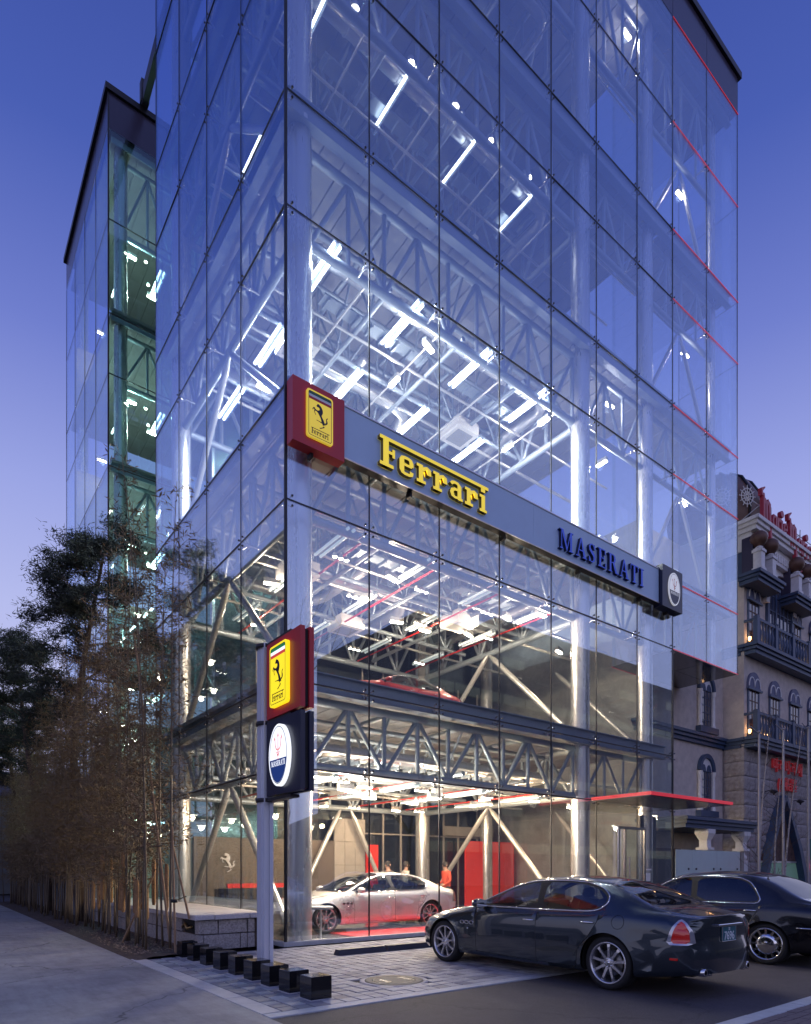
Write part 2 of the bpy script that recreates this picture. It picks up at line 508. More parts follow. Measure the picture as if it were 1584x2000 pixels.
g = MB()
g.add([(-900, -900, -.08), (900, -900, -.08), (900, 900, -.08), (-900, 900, -.08)], [(0, 1, 2, 3)])
tag(g.build('ground', M['asphalt']), kind='structure')
sheet('road', -2.9, -8.27, 120, -5.42, -.012, M['asphalt'])
sheet('forecourt', 14.2, -5.2, 120, 30, -.012, M['asphalt'])
sheet('lane', -9.5, -60, -2.9, 80, -.004, M['concrete'])
sheet('far_verge', -40, -60, -9.5, 80, -.012, M['asphalt'])
# edging of the lane and kerbs: separate stones
edge = tag(MB().box((-2.9, -5.42, -.06), (-2.66, .0, -.03)).build('lane_edging', M['bed']), kind='structure')
y = -5.2
while y < -.05:
    l = min(1.0, -.02 - y)
    MB().box((-2.895, y + .006, -.03), (-2.665, y + l - .006, .002), bev=.006).build('edging_stone', M['edging'], edge)
    y += 1.0
kerb = tag(MB().box((-2.9, -5.415, -.06), (14.2, -5.22, -.035)).build('kerb', M['bed']), kind='structure')
x = -2.9
me_k = MB().box((.003, -5.41, -.035), (1.497, -5.225, .004), bev=.006).mesh('kerb_stone', M['kerb'])
while x < 14:
    o = link('kerb_stone', me_k, kerb); o.location = (x, random.uniform(-.002, .002), random.uniform(-.0015, .0015)); x += 1.5
kerb2 = tag(MB().box((-2.9, -8.46, -.06), (60, -8.27, -.05)).build('opposite_kerb', M['bed']), kind='structure')
me_k2 = MB().box((.003, -8.455, -.05), (.997, -8.275, .0), bev=.008).mesh('kerb_stone', M['kerb'])
x = -2.9
while x < 22:
    o = link('kerb_stone', me_k2, kerb2); o.location = (x, 0, random.uniform(-.002, .002)); x += 1.0
# opposite pavement of small bricks (only its near corner shows)
walk = tag(MB().box((-2.9, -60, -.07), (120, -8.46, -.022)).build('opposite_pavement', M['bed']), kind='structure')
bm_w = MB()
mw = MB().box((.004, .004, -.022), (.196, .096, 0), bev=.004).mesh('brick', M['brickpave'])
for i in range(0, 34):
    for j in range(0, 18):
        xx = -1.6 + i * .2 + (j % 2) * .1; yy = -8.56 - j * .1
        zz = random.uniform(-.003, .002)
        if 6 <= i < 31 and j < 11:
            o = link('brick', mw, walk); o.location = (xx, yy, zz)
        else:
            bm_w.box((xx + .004, yy + .004, -.022), (xx + .196, yy + .096, zz))
tag(bm_w.build('bricks', M['brickpave'], walk), kind='stuff')

# forecourt paving: 0.2 m setts, the nearest three hundred as pieces
pave = tag(MB().box((-2.66, -5.22, -.06), (14.2, -.06, -.02)).build('paving', M['bed']), kind='structure')
MH = (-.57, -4.37)
ps = [MB().box((.007, .007, -.02), (.193, .193, 0), bev=.007).mesh('paver', M[k]) for k in ('paver', 'paver_b', 'paver_c')]
cells = []
for i in range(84):
    for j in range(25):
        x = -2.66 + i * .2; y = -5.21 + j * .2
        if (x + .1 - MH[0]) ** 2 + (y + .1 - MH[1]) ** 2 < .47 ** 2: continue
        d = math.hypot(x + 5.74, y + 11.39)
        hid = (1.2 < x < 2.9 and y > -7) or (x > 2.9)
        cells.append((d + (40 if hid else 0), x, y))
cells.sort()
rest = [MB(), MB(), MB()]
R = random.Random(3)
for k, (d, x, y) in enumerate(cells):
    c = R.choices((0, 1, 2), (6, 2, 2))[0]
    if x < -1.7: c = R.choices((0, 1, 2), (3, 6, 1))[0]  # more dark setts: shade of the unlit lane side put into the colour
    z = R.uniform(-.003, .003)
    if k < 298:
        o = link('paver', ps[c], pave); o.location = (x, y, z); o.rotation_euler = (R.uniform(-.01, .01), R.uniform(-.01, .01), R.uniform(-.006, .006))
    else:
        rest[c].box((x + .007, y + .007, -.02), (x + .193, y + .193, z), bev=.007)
pm = MB()
for i, r in enumerate(rest):
    o = len(pm.v); pm.v += r.v
    for f in r.f: pm.f.append(tuple(q + o for q in f)); pm.m.append(i); pm.sm.append(False)
tag(pm.build('pavers', [M['paver'], M['paver_b'], M['paver_c']], pave), kind='stuff')

# manhole cover
mh = thing('manhole_cover', 'round buff manhole cover set flush in the grey paving', 'manhole cover', (*MH, 0))
MB().lathe([(.47, -.02), (.47, -.002), (.415, .001), (.41, -.006), (.0, -.006)], 40).build('rim', M['granite_cap'], mh)
mcov = MB()
mcov.lathe([(.40, -.006), (.40, .003), (.36, .004), (.0, .004)], 40)
mcov.build('cover', mat('buff_cover', (.30, .27, .20), .8, noise=.25, scale=14, bump=.4, bscale=50), mh)
for a in (-.17, .17):
    MB().box((-.02 + a, -.13, .0042), (.05 + a, .13, .007)).build('slot_plate', M['darkmetal'], mh)
MB().lathe([(.30, .004), (.30, .006), (.28, .006), (.28, .004)], 32).build('ring', M['darkmetal'], mh)

# earth strip under the bamboo
vb = []; fb = []
NX, NY = 8, 110
for j in range(NY + 1):
    for i in range(NX + 1):
        x = -2.9 + i * .16; y = -.215 + j * .22
        vb.append((x, y, -.006 + .05 * math.sin(PI * min(1, i / NX * 1.2)) + random.uniform(-.012, .012) + (.02 if i > 5 else 0)))
for j in range(NY):
    for i in range(NX):
        a = j * (NX + 1) + i; fb.append((a, a + 1, a + NX + 2, a + NX + 1))
s_ = MB(); s_.add(vb, fb, 0, True)
tag(s_.build('planting_bed', M['soil']), kind='structure')
lt = MB()
for k in range(1500):
    x = random.uniform(-2.85, -1.75); y = abs(random.gauss(0, 3)) + .1
    a = random.uniform(0, 6.3); l = random.uniform(.02, .06); w_ = l * .25; z = .05 + random.uniform(0, .02)
    d = Vector((math.cos(a), math.sin(a), random.uniform(-.3, .5))) * l; n_ = Vector((-math.sin(a), math.cos(a), .2)) * w_
    p = Vector((x, y, z)); lt.add([p - n_ * .3, p + d * .5 - n_, p + d, p + d * .5 + n_], [(0, 1, 2, 3)])
tag(lt.build('fallen_leaves', M['litter'], recalc=False), kind='stuff', label=None)
# bits of paper on the paving and the lane
lp = MB()
for (x, y) in ((-2.4, -1.6), (-2.45, -1.1), (-2.3, -2.2), (-2.36, -3.1), (-2.5, -3.2), (-2.9, -4.3), (-3.1, -.7), (-2.2, -4.9), (-2.55, -2.6)):
    a = random.uniform(0, 3); l = .03
    lp.add([(x, y, .006), (x + l * math.cos(a), y + l * math.sin(a), .008), (x + l * math.cos(a) - .012, y + l * math.sin(a) + .012, .007)], [(0, 1, 2)])
tag(lp.build('litter', M['white'], recalc=False), kind='stuff')
# ------------------------------------------------------------------ cars
def interp(tab, x):
    """smooth interpolation of a table of (x, value)"""
    xs = [p[0] for p in tab]; ys = [p[1] for p in tab]
    if x <= xs[0]: return ys[0]
    if x >= xs[-1]: return ys[-1]
    n = len(xs)
    k = max(i for i in range(n - 1) if xs[i] <= x)
    def slope(i):
        if i == 0: return (ys[1] - ys[0]) / (xs[1] - xs[0])
        if i == n - 1: return (ys[-1] - ys[-2]) / (xs[-1] - xs[-2])
        a = (ys[i] - ys[i - 1]) / (xs[i] - xs[i - 1]); b = (ys[i + 1] - ys[i]) / (xs[i + 1] - xs[i])
        return 0 if a * b <= 0 else 2 * a * b / (a + b)
    h = xs[k + 1] - xs[k]; t = (x - xs[k]) / h
    m0, m1 = slope(k) * h, slope(k + 1) * h
    return ((2 * t ** 3 - 3 * t * t + 1) * ys[k] + (t ** 3 - 2 * t * t + t) * m0 + (-2 * t ** 3 + 3 * t * t) * ys[k + 1] + (t ** 3 - t * t) * m1)

SPORT = dict(   # long four-door sports saloon
    ax=1.56, R=.338, arch=.383, ws=(1.10, .96, -.24, -.10), rw=(-1.30, -1.42, -2.10, -2.02),
    w=[(-2.60, .60), (-2.585, .68), (-2.55, .75), (-2.48, .81), (-2.38, .855), (-2.2, .895), (-1.9, .925), (-1.5, .94), (-1, .93), (0, .925), (1, .922), (1.5, .925), (1.8, .90), (2.05, .85), (2.2, .78), (2.31, .69), (2.38, .56), (2.41, .42)],
    zs=[(-2.6, .30), (-2.2, .24), (-1.8, .20), (0, .185), (1.8, .19), (2.2, .2), (2.41, .24)],
    zb=[(-2.6, .925), (-2.3, .965), (-1.9, .985), (-1.4, .975), (-.8, .955), (0, .945), (.9, .925), (1.3, .87), (1.7, .80), (2.0, .725), (2.2, .655), (2.33, .60), (2.41, .555)],
    zr=[(-2.6, .96), (-2.3, 1.005), (-2.1, 1.045), (-1.9, 1.12), (-1.6, 1.235), (-1.35, 1.305), (-1.05, 1.352), (-.6, 1.378), (-.2, 1.358), (.1, 1.30), (.5, 1.155), (.8, 1.02), (.97, .945), (1.3, .905), (1.7, .845), (2.0, .775), (2.2, .70), (2.33, .64), (2.41, .59)],
    zc=[(-2.6, .965), (-2.3, 1.03), (-2.12, 1.058), (-1.9, 1.155), (-1.6, 1.28), (-1.3, 1.375), (-1.0, 1.418), (-.6, 1.437), (-.25, 1.413), (.05, 1.345), (.5, 1.175), (.85, 1.03), (1.05, .965), (1.3, .935), (1.7, .88), (2.0, .81), (2.2, .735), (2.33, .67), (2.41, .61)],
    yr=[(-2.6, .42), (-2.4, .60), (-2.1, .675), (-1.8, .655), (-1.4, .60), (-.9, .575), (-.4, .58), (0, .605), (.5, .67), (.97, .75), (1.5, .68), (2.0, .58), (2.25, .48), (2.41, .28)],
    fwin=[(.80, .985), (.40, 1.15), (.05, 1.275), (-.18, 1.322), (-.30, 1.325), (-.36, .985)],
    rwin=[(-.46, .985), (-.42, 1.33), (-.75, 1.335), (-1.05, 1.315), (-1.30, 1.255), (-1.45, 1.165), (-1.475, 1.09), (-1.40, 1.02), (-1.28, .998), (-1.0, .99)],
    trimwin=[(.90, .957), (.43, 1.165), (.06, 1.298), (-.18, 1.346), (-.45, 1.357), (-.76, 1.36), (-1.07, 1.34), (-1.33, 1.277), (-1.485, 1.18), (-1.505, 1.085), (-1.42, 1.003), (-1.29, .974), (-1.0, .965), (-.4, .958)],
    fdoor=[(.80, .26), (.80, .60), (.86, .93), (-.40, .93), (-.41, .30), (-.40, .24)],
    rdoor=[(-.41, .24), (-.40, .93), (-1.43, .95), (-1.42, .85), (-1.30, .66), (-1.13, .50), (-1.08, .24)],
    tail=[(-2.59, .635), (-2.575, .80), (-2.51, .90), (-2.445, .938), (-2.375, .82), (-2.33, .635)],
    head=[(2.06, .68), (2.16, .70), (2.29, .625), (2.335, .56), (2.30, .53), (2.18, .575)],
    rear_bulge=.045, bump_z=.655)

LIMO = dict(    # upright black saloon
    ax=1.50, R=.322, arch=.362, ws=(1.05, .92, -.02, .08), rw=(-1.28, -1.38, -2.02, -1.96),
    w=[(-2.66, .66), (-2.64, .75), (-2.58, .82), (-2.48, .87), (-2.3, .90), (-1.9, .925), (-1.5, .93), (0, .93), (1.4, .925), (1.9, .90), (2.2, .85), (2.36, .76), (2.44, .62), (2.47, .45)],
    zs=[(-2.66, .30), (-2.2, .25), (-1.8, .22), (0, .20), (1.8, .2), (2.47, .27)],
    zb=[(-2.66, .88), (-2.3, .925), (-1.8, .945), (-1.0, .935), (0, .92), (.9, .905), (1.5, .86), (2.0, .79), (2.3, .72), (2.47, .62)],
    zr=[(-2.66, .92), (-2.3, .97), (-2.02, 1.01), (-1.8, 1.10), (-1.5, 1.255), (-1.25, 1.345), (-1.0, 1.385), (-.5, 1.40), (-.05, 1.38), (.2, 1.31), (.5, 1.17), (.75, 1.04), (.95, .94), (1.5, .90), (2.0, .83), (2.3, .76), (2.47, .66)],
    zc=[(-2.66, .93), (-2.3, .995), (-2.04, 1.03), (-1.8, 1.13), (-1.5, 1.29), (-1.25, 1.40), (-1.0, 1.445), (-.5, 1.46), (-.02, 1.435), (.2, 1.36), (.5, 1.20), (.8, 1.04), (1.02, .96), (1.5, .92), (2.0, .855), (2.3, .785), (2.47, .68)],
    yr=[(-2.66, .45), (-2.4, .64), (-2.05, .70), (-1.7, .66), (-1.3, .615), (-.6, .60), (0, .62), (.5, .68), (.95, .75), (1.5, .68), (2.1, .60), (2.47, .32)],
    fwin=[(.78, .965), (.45, 1.13), (.15, 1.285), (-.05, 1.335), (-.20, 1.345), (-.26, .965)],
    rwin=[(-.36, .965), (-.31, 1.35), (-.8, 1.345), (-1.0, 1.325), (-1.16, 1.265), (-1.27, 1.15), (-1.36, 1.02), (-1.34, .985), (-1.28, .968)],
    trimwin=[(.86, .94), (.47, 1.145), (.17, 1.305), (-.05, 1.358), (-.3, 1.372), (-.8, 1.368), (-1.02, 1.347), (-1.19, 1.28), (-1.30, 1.158), (-1.392, 1.02), (-1.37, .96), (-1.30, .943)],
    fdoor=[(.82, .28), (.82, .60), (.86, .91), (-.30, .91), (-.31, .30), (-.30, .26)],
    rdoor=[(-.31, .26), (-.30, .91), (-1.40, .925), (-1.36, .80), (-1.25, .62), (-1.10, .5), (-1.06, .26)],
    tail=[(-2.64, .66), (-2.63, .80), (-2.57, .86), (-2.45, .86), (-2.42, .80), (-2.42, .66)],
    head=[(2.15, .72), (2.30, .70), (2.42, .62), (2.40, .54), (2.2, .58)],
    rear_bulge=.05, bump_z=.64)

def in_poly(p, poly):
    x, y = p; c = False; n = len(poly)
    for i in range(n):
        x1, y1 = poly[i]; x2, y2 = poly[i - 1]
        if (y1 > y) != (y2 > y) and x < (x2 - x1) * (y - y1) / (y2 - y1) + x1: c = not c
    return c

def round_poly(poly, n=2):
    """corner-cutting: softens an outline without moving it much"""
    for _ in range(n):
        q = []
        for i in range(len(poly)):
            a, b = poly[i], poly[(i + 1) % len(poly)]
            q += [(a[0] * .82 + b[0] * .18, a[1] * .82 + b[1] * .18), (a[0] * .18 + b[0] * .82, a[1] * .18 + b[1] * .82)]
        poly = q
    return poly

def strip(a, b, w):
    d = Vector((b[0] - a[0], b[1] - a[1])).normalized() * w
    n = Vector((-d.y, d.x))
    return [(a[0] - n.x, a[1] - n.y), (b[0] - n.x, b[1] - n.y), (b[0] + n.x, b[1] + n.y), (a[0] + n.x, a[1] + n.y)]

class CarShape:
    def __init__(s, p):
        s.p = p; s.cache = {}
    def sec(s, x):
        k = round(x, 4)
        if k in s.cache: return s.cache[k]
        p = s.p
        w = interp(p['w'], x); zs = interp(p['zs'], x); zb = interp(p['zb'], x); zr = interp(p['zr'], x); zc = interp(p['zc'], x)
        yr = min(interp(p['yr'], x), w - .06)
        cab = max(0, min(1, (zr - zb - .05) / .2))       # how much greenhouse stands here
        zw = zs + (zb - zs) * .52
        yb = w - (.075 + .02 * (1 - cab))
        pts = [(w - .085, zs), (w - .022, zs + .075), (w - .001, zw), (w - .016, zb - .11), (yb, zb)]
        ym = yb + (yr - yb) * .48; zm = zb + (zr - zb) * .5
        pts += [(ym + .02 * cab, zm), (yr, zr)]
        pts += [(yr * .55, zr + (zc - zr) * .70), (0, zc)]
        s.cache[k] = pts
        return pts
    def P(s, x, t):
        """t 0 (sill) .. 6 (roof edge) .. 8 (centre line)"""
        q = s.sec(x)
        k = min(7, int(t)); f = t - k
        a = q[k]; b = q[k + 1]
        pr = q[k - 1] if k > 0 else (2 * a[0] - b[0], 2 * a[1] - b[1])
        nx = q[k + 2] if k < 7 else (-q[7][0], q[7][1])
        out = []
        for c in (0, 1):
            m0 = (b[c] - pr[c]) * .5; m1 = (nx[c] - a[c]) * .5
            out.append((2 * f ** 3 - 3 * f * f + 1) * a[c] + (f ** 3 - 2 * f * f + f) * m0 + (-2 * f ** 3 + 3 * f * f) * b[c] + (f ** 3 - f * f) * m1)
        y, z = out
        pa = s.p
        for sx_ in (pa['ax'], -pa['ax']):        # flared arches
            d = math.hypot(x - sx_, z - pa['R']) - pa['arch']
            if -.1 < d < .12 and t < 4.2:
                y += .020 * (1 - abs(max(d, 0)) / .12) ** 1.5
        if x < -2.15 and z < pa['bump_z'] and t < 4:     # bumper stands proud
            y += .016 * min(1, (pa['bump_z'] - z) / .03) * min(1, (-2.15 - x) / .1)
        return y, z
    def t_of(s, x, z):
        lo, hi = 0.0, 6.0
        for _ in range(30):
            mid = (lo + hi) / 2
            if s.P(x, mid)[1] < z: lo = mid
            else: hi = mid
        return (lo + hi) / 2
    def map(s, poly):
        return [(x, s.t_of(x, z)) for x, z in poly]

def densify(poly, step=.05):
    q = []
    for i in range(len(poly)):
        a, b = poly[i], poly[(i + 1) % len(poly)]
        n = max(1, int(math.hypot(b[0] - a[0], (b[1] - a[1])) / step))
        q += [(a[0] + (b[0] - a[0]) * k / n, a[1] + (b[1] - a[1]) * k / n) for k in range(n)]
    return q

def build_car(name, label, p, pm, glass, wheel_mesh, interior=True, plate=None, fuel_cap=True, vents=True, side_strip=False, seat_tint='leather'):
    S = CarShape(p)
    x0, x1 = p['w'][0][0], p['w'][-1][0]
    regs = {}
    D = lambda poly, st=.05: densify(poly, st)
    regs['fwin'] = S.map(D(round_poly(p['fwin'], 1)))
    regs['rwin'] = S.map(D(round_poly(p['rwin'], 1)))
    regs['trim'] = S.map(D(round_poly(p['trimwin'], 1)))
    regs['tail'] = S.map(D(round_poly(p['tail'], 1), .03))
    tl = p['tail']; cx_ = sum(a[0] for a in tl) / len(tl) - .012; cz_ = sum(a[1] for a in tl) / len(tl) - .015
    regs['tailred'] = S.map(D(round_poly([(cx_ + (a - cx_) * .70, cz_ + (b - cz_) * .84) for a, b in tl], 1), .03))
    regs['head'] = S.map(D(round_poly(p['head'], 1), .03))
    regs['fdoor'] = S.map(D(p['fdoor'])); regs['rdoor'] = S.map(D(p['rdoor']))
    for nm, sg in (('archf', 1), ('archr', -1)):
        c = [(sg * p['ax'] + p['arch'] * math.cos(a), p['R'] + p['arch'] * math.sin(a)) for a in np.linspace(-.5, PI + .5, 30)]
        c = [(x, z) for x, z in c]
        mp = []
        for x, z in c:
            zs = interp(p['zs'], x)
            mp.append((x, S.t_of(x, z) if z > zs + .001 else -.02))
        regs[nm] = mp
    w = p['ws']; r = p['rw']
    # windscreen and rear window in (x, t): edge at t 6.12, centre at 8
    regs['ws'] = [(w[1] - .02, 6.14), (w[0] - .03, 7.0), (w[0], 8.05), (w[2], 8.05), (w[2] + .03, 7.0), (w[3], 6.14)] + [(w[3] + (w[1] - .02 - w[3]) * k / 8, 6.14) for k in range(1, 8)]
    regs['rw'] = [(r[1], 6.2), (r[0] - .02, 7.0), (r[0], 8.05), (r[2], 8.05), (r[2] + .02, 7.0), (r[3], 6.2)] + [(r[3] + (r[1] - r[3]) * k / 6, 6.2) for k in range(1, 6)]
    seams = []
    def poly_seam(poly, closed=True, wd=.0042):
        n = len(poly)
        for i in range(n if closed else n - 1): seams.append(strip(poly[i], poly[(i + 1) % n], wd))
    seam_world = [p['fdoor'], p['rdoor']]
    # grid
    xs = sorted(set([x0, x1] + [round(x, 3) for x in np.arange(x0 + .04, x1 - .02, .062)] + [round(x0 + d, 3) for d in (.012, .025, .06, .09, .13)] + [round(x1 - d, 3) for d in (.015, .035, .07)]))
    ts = [0, .5, 1, 1.4, 1.8, 2.2, 2.6, 2.9, 3.2, 3.5, 3.8, 4.05, 4.35, 4.7, 5.0, 5.3, 5.65, 6.0, 6.25, 6.6, 7.0, 7.5, 8.0]
    verts = []; edges = []
    for i, x in enumerate(xs):
        for t in ts: verts.append((x, t))
    nt_ = len(ts)
    for i in range(len(xs) - 1):
        edges += [(i * nt_, (i + 1) * nt_), (i * nt_ + nt_ - 1, (i + 1) * nt_ + nt_ - 1)]
    edges += [(k, k + 1) for k in range(nt_ - 1)] + [((len(xs) - 1) * nt_ + k, (len(xs) - 1) * nt_ + k + 1) for k in range(nt_ - 1)]
    loops = dict(regs)
    for k, poly in list(loops.items()):
        poly = [(min(max(x, x0), x1), min(max(t, -.02), 8.02)) for x, t in poly]
        o = len(verts); verts += poly
        edges += [(o + i, o + (i + 1) % len(poly)) for i in range(len(poly))]
    # door seams as thin strips
    strips = []
    for dn in ('fdoor', 'rdoor'):
        poly = [q for q in S.map(densify(p[dn], .12))]
        for i in range(len(poly)):
            a, b = poly[i], poly[(i + 1) % len(poly)]
            if a[1] > 3.75 and b[1] > 3.75: continue
            # a strip of about 9 mm, widened in t where t is stretched
            d = Vector((b[0] - a[0], (b[1] - a[1]) * .17))
            if d.length < 1e-5: continue
            d.normalize(); n = Vector((-d.y, d.x)) * .0045
            strips.append([(a[0] - n.x, a[1] - n.y / .17), (b[0] - n.x, b[1] - n.y / .17), (b[0] + n.x, b[1] + n.y / .17), (a[0] + n.x, a[1] + n.y / .17)])
    for xb, ta, tb in ((w[0] + .05, 6.0, 8.0), (r[2] - .06, 6.0, 8.0)):   # bonnet and boot shut lines
        strips.append([(xb, ta), (xb + .008, ta), (xb + .008, tb), (xb, tb)])
    for (xa, xb) in ((x1 - .25, w[0] + .05), (r[2] - .06, x0 + .03)):
        strips.append([(xa, 5.93), (xb, 5.93), (xb, 6.0), (xa, 6.0)])
    if fuel_cap:
        pass
    for st in strips:
        o = len(verts); verts += st
        edges += [(o, o + 1), (o + 1, o + 2), (o + 2, o + 3), (o + 3, o)]
    res = delaunay_2d_cdt([Vector(v) for v in verts], edges, [], 0, 1e-5)
    rv, rf = res[0], res[2]
    P3 = []
    for v in rv:
        x = min(max(v.x, x0), x1); t = min(max(v.y, 0), 8)
        y, z = S.P(x, t)
        if t >= 8 - 1e-6: y = 0.0
        P3.append((x, y, z))
    cls = {}
    bb = [(min(q[0] for q in st), max(q[0] for q in st), min(q[1] for q in st), max(q[1] for q in st), st) for st in strips]
    for f in rf:
        c = (sum(rv[i].x for i in f) / len(f), sum(rv[i].y for i in f) / len(f))
        if c[1] < 0 or c[1] > 8 or c[0] < x0 or c[0] > x1: continue
        if in_poly(c, regs['archf']) or in_poly(c, regs['archr']): continue
        k = 'body'
        if in_poly(c, regs['fwin']): k = 'fwin'
        elif in_poly(c, regs['rwin']): k = 'rwin'
        elif in_poly(c, regs['trim']): k = 'trim'
        elif in_poly(c, regs['tailred']): k = 'tailred'
        elif in_poly(c, regs['tail']): k = 'tail'
        elif in_poly(c, regs['head']): k = 'head'
        elif in_poly(c, regs['ws']): k = 'ws'
        elif in_poly(c, regs['rw']): k = 'rw'
        else:
            for b in bb:
                if b[0] <= c[0] <= b[1] and b[2] <= c[1] <= b[3] and in_poly(c, b[4]): k = 'seam'; break
            if k == 'body':
                if in_poly(c, regs['fdoor']): k = 'fdoor'
                elif in_poly(c, regs['rdoor']): k = 'rdoor'
        cls.setdefault(k, []).append(tuple(f))
    root = thing(name, label, 'car')
    def mk(nm, keys, mats, mirror, parent=root, off=0.0):
        v = []; f = []; mi = []
        for side in ((1, -1) if mirror == 'both' else (mirror,)):
            o = len(v)
            v += [(a[0], a[1] * side, a[2]) for a in P3]
            for q, k in enumerate(keys):
                for fc in cls.get(k, []):
                    f.append(tuple(i + o for i in (fc if side > 0 else reversed(fc)))); mi.append(q)
        me = bpy.data.meshes.new(nm); me.from_pydata(v, [], f)
        for m_ in mats: me.materials.append(m_)
        me.polygons.foreach_set('material_index', mi)
        bm = bmesh.new(); bm.from_mesh(me)
        bmesh.ops.remove_doubles(bm, verts=bm.verts, dist=1e-5)
        bmesh.ops.delete(bm, geom=[q for q in bm.verts if not q.link_faces], context='VERTS')
        if nm == 'body':
            end_caps(bm)
            bmesh.ops.remove_doubles(bm, verts=bm.verts, dist=2e-4)
        bmesh.ops.recalc_face_normals(bm, faces=bm.faces)
        cen = sum((q.co for q in bm.verts), Vector()) / max(1, len(bm.verts))
        # make the faces look outwards
        sc_ = 0
        for q in bm.faces:
            c_ = q.calc_center_median(); sc_ += q.normal.dot(Vector((c_.x * .15, c_.y, c_.z - .5)))
        if sc_ < 0: bmesh.ops.reverse_faces(bm, faces=bm.faces)
        for q in bm.faces: q.smooth = True
        if off:
            for q in bm.verts: q.co += q.normal * off
        bm.to_mesh(me); bm.free()
        return link(nm, me, parent)
    def end_caps(bm):
        for xe, sg, bul in ((x0, -1, p['rear_bulge']), (x1, 1, .05)):
            rows = [0, .5, 1, 1.4, 1.8, 2.2, 2.6, 2.9, 3.2, 3.5, 3.8, 4.05, 4.35, 4.7, 5.0, 5.3, 5.65, 6.0, 6.25, 6.6, 7.0, 7.5]
            NS = 14
            grid = []
            for t in rows:
                y, z = S.P(xe, t)
                row = []
                for k in range(NS + 1):
                    s_ = 1 - 2 * k / NS
                    bx = bul * (1 - s_ * s_)
                    if sg < 0 and z < p['bump_z']: bx += .045 * min(1, (p['bump_z'] - z) / .035) * (1 - s_ ** 8)
                    row.append(bm.verts.new((xe + sg * bx, y * s_, z)))
                grid.append(row)
            c_ = bm.verts.new((xe, 0, S.P(xe, 8)[1]))
            for a, b in zip(grid[:-1], grid[1:]):
                for k in range(NS):
                    bm.faces.new((a[k], a[k + 1], b[k + 1], b[k]))
            for k in range(NS): bm.faces.new((grid[-1][k], grid[-1][k + 1], c_))
    body = mk('body', ['body', 'seam'], [pm, M['seam']], 'both')
    for side in (1, -1):
        for dn in ('fdoor', 'rdoor'):
            dr = mk('door', [dn], [pm], side)
            hx = (-.27 if dn == 'fdoor' else -1.27)
            hz = (.80 if dn == 'fdoor' else .83)
            y, _ = S.P(hx, S.t_of(hx, hz))
            h = MB()
            pts = [(hx + .10, (y + .002) * side, hz - .004), (hx + .07, (y + .032) * side, hz + .004), (hx, (y + .040) * side, hz + .006), (hx - .07, (y + .034) * side, hz + .006), (hx - .11, (y + .004) * side, hz + .002)]
            h.path(pts, [.008, .012, .014, .012, .008], 8)
            h.build('handle', M['chrome'], dr)
        mk('side_window', ['fwin'], [glass], side); mk('side_window', ['rwin'], [glass], side)
        mk('window_trim', ['trim'], [M['chrome'] if name != 'x' else pm], side, off=.004) if False else None
        tl_ = mk('tail_lamp', ['tail'], [M['lamp_clear']], side, off=.006)
        mk('red_lens', ['tailred'], [M['lamp_red']], side, tl_, off=.007)
        mk('headlight', ['head'], [M['lamp_clear']], side, off=.004)
        # chrome bead round the side windows and the black pillar between them
        b_ = MB()
        tp = [(x, *S.P(x, t)) for x, t in regs['trim']]
        tp = [(x, (y + .002) * side, z) for x, y, z in tp]
        b_.path(tp + [tp[0]], .0095, 6)
        b_.build('window_trim', M['chrome'], root)
        mk('window_surround', ['trim'], [M['black']], side)
    mk('windscreen', ['ws'], [glass], 'both'); mk('rear_window', ['rw'], [glass], 'both')
    # wheel wells and floor
    wb = MB()
    for sg in (1, -1):
        for side in (1, -1):
            n = 14; rr = p['arch'] + .012
            vv = []
            for k in range(n + 1):
                a = -.35 + (PI + .7) * k / n
                for yy in (p['w'][9][1] - .035 if False else .885, .50):
                    vv.append((sg * p['ax'] + rr * math.cos(a), yy * side, p['R'] + rr * math.sin(a)))
            wb.add(vv, [(2 * k, 2 * k + 1, 2 * k + 3, 2 * k + 2) for k in range(n)])
            wb.add([vv[2 * k + 1] for k in range(n + 1)], [tuple(range(n + 1))])
    wb.box((-2.45, -.50, .24), (2.2, .50, .50)); wb.box((-1.1, -.84, .20), (1.1, .84, .30))
    wb.build('underbody', M['black'], root)
    # cabin
    it = MB()
    it.box((-1.75, -.72, .52), (.95, .72, .56))
    for side in (1, -1): it.box((-1.6, side * .74, .5), (.9, side * .775, .905))
    it.box((.45, -.72, .70), (.98, .72, .90), bev=.04)
    it.box((-2.05, -.66, .90), (-1.45, .66, .945))
    it.box((-1.6, -.7, .5), (-1.45, .7, .93))
    it.build('cabin', M['leather'], root)
    for k, (sx_, sy_) in enumerate(((-.12, .37), (-.12, -.37), (-1.08, .37), (-1.08, -.37))):
        st = MB()
        st.box((sx_ - .05, sy_ - .25, .55), (sx_ + .45, sy_ + .25, .72), bev=.05)
        st.beam((sx_ - .02, sy_, .64), (sx_ - .22, sy_, 1.09), .48, .13, up=(1, 0, 0))
        hm = MB()
        hc = Vector((sx_ - .26, sy_, 1.17))
        hm.lathe([(.001, -.075), (.10, -.07), (.135, -.03), (.135, .03), (.10, .07), (.001, .075)], 12, (0, 0, 0))
        so = st.build('seat', M['leather'], root)
        ho = hm.build('headrest', M['leather_tan'] if (k == 0 and seat_tint == 'tan') else M['leather'], so)
        ho.scale = (.55, 1, 1); ho.location = hc
    sw = MB()
    sw.lathe([(.17, -.014), (.186, 0), (.17, .014), (.156, 0), (.17, -.014)], 24, axis='x')
    sw.box((-.01, -.16, -.02), (.01, .16, .02)); sw.box((-.012, -.05, -.06), (.02, .05, .06))
    swo = sw.build('steering_wheel', M['black'], root); swo.location = (.36, .37, .88); swo.rotation_euler = (0, -.4, 0)
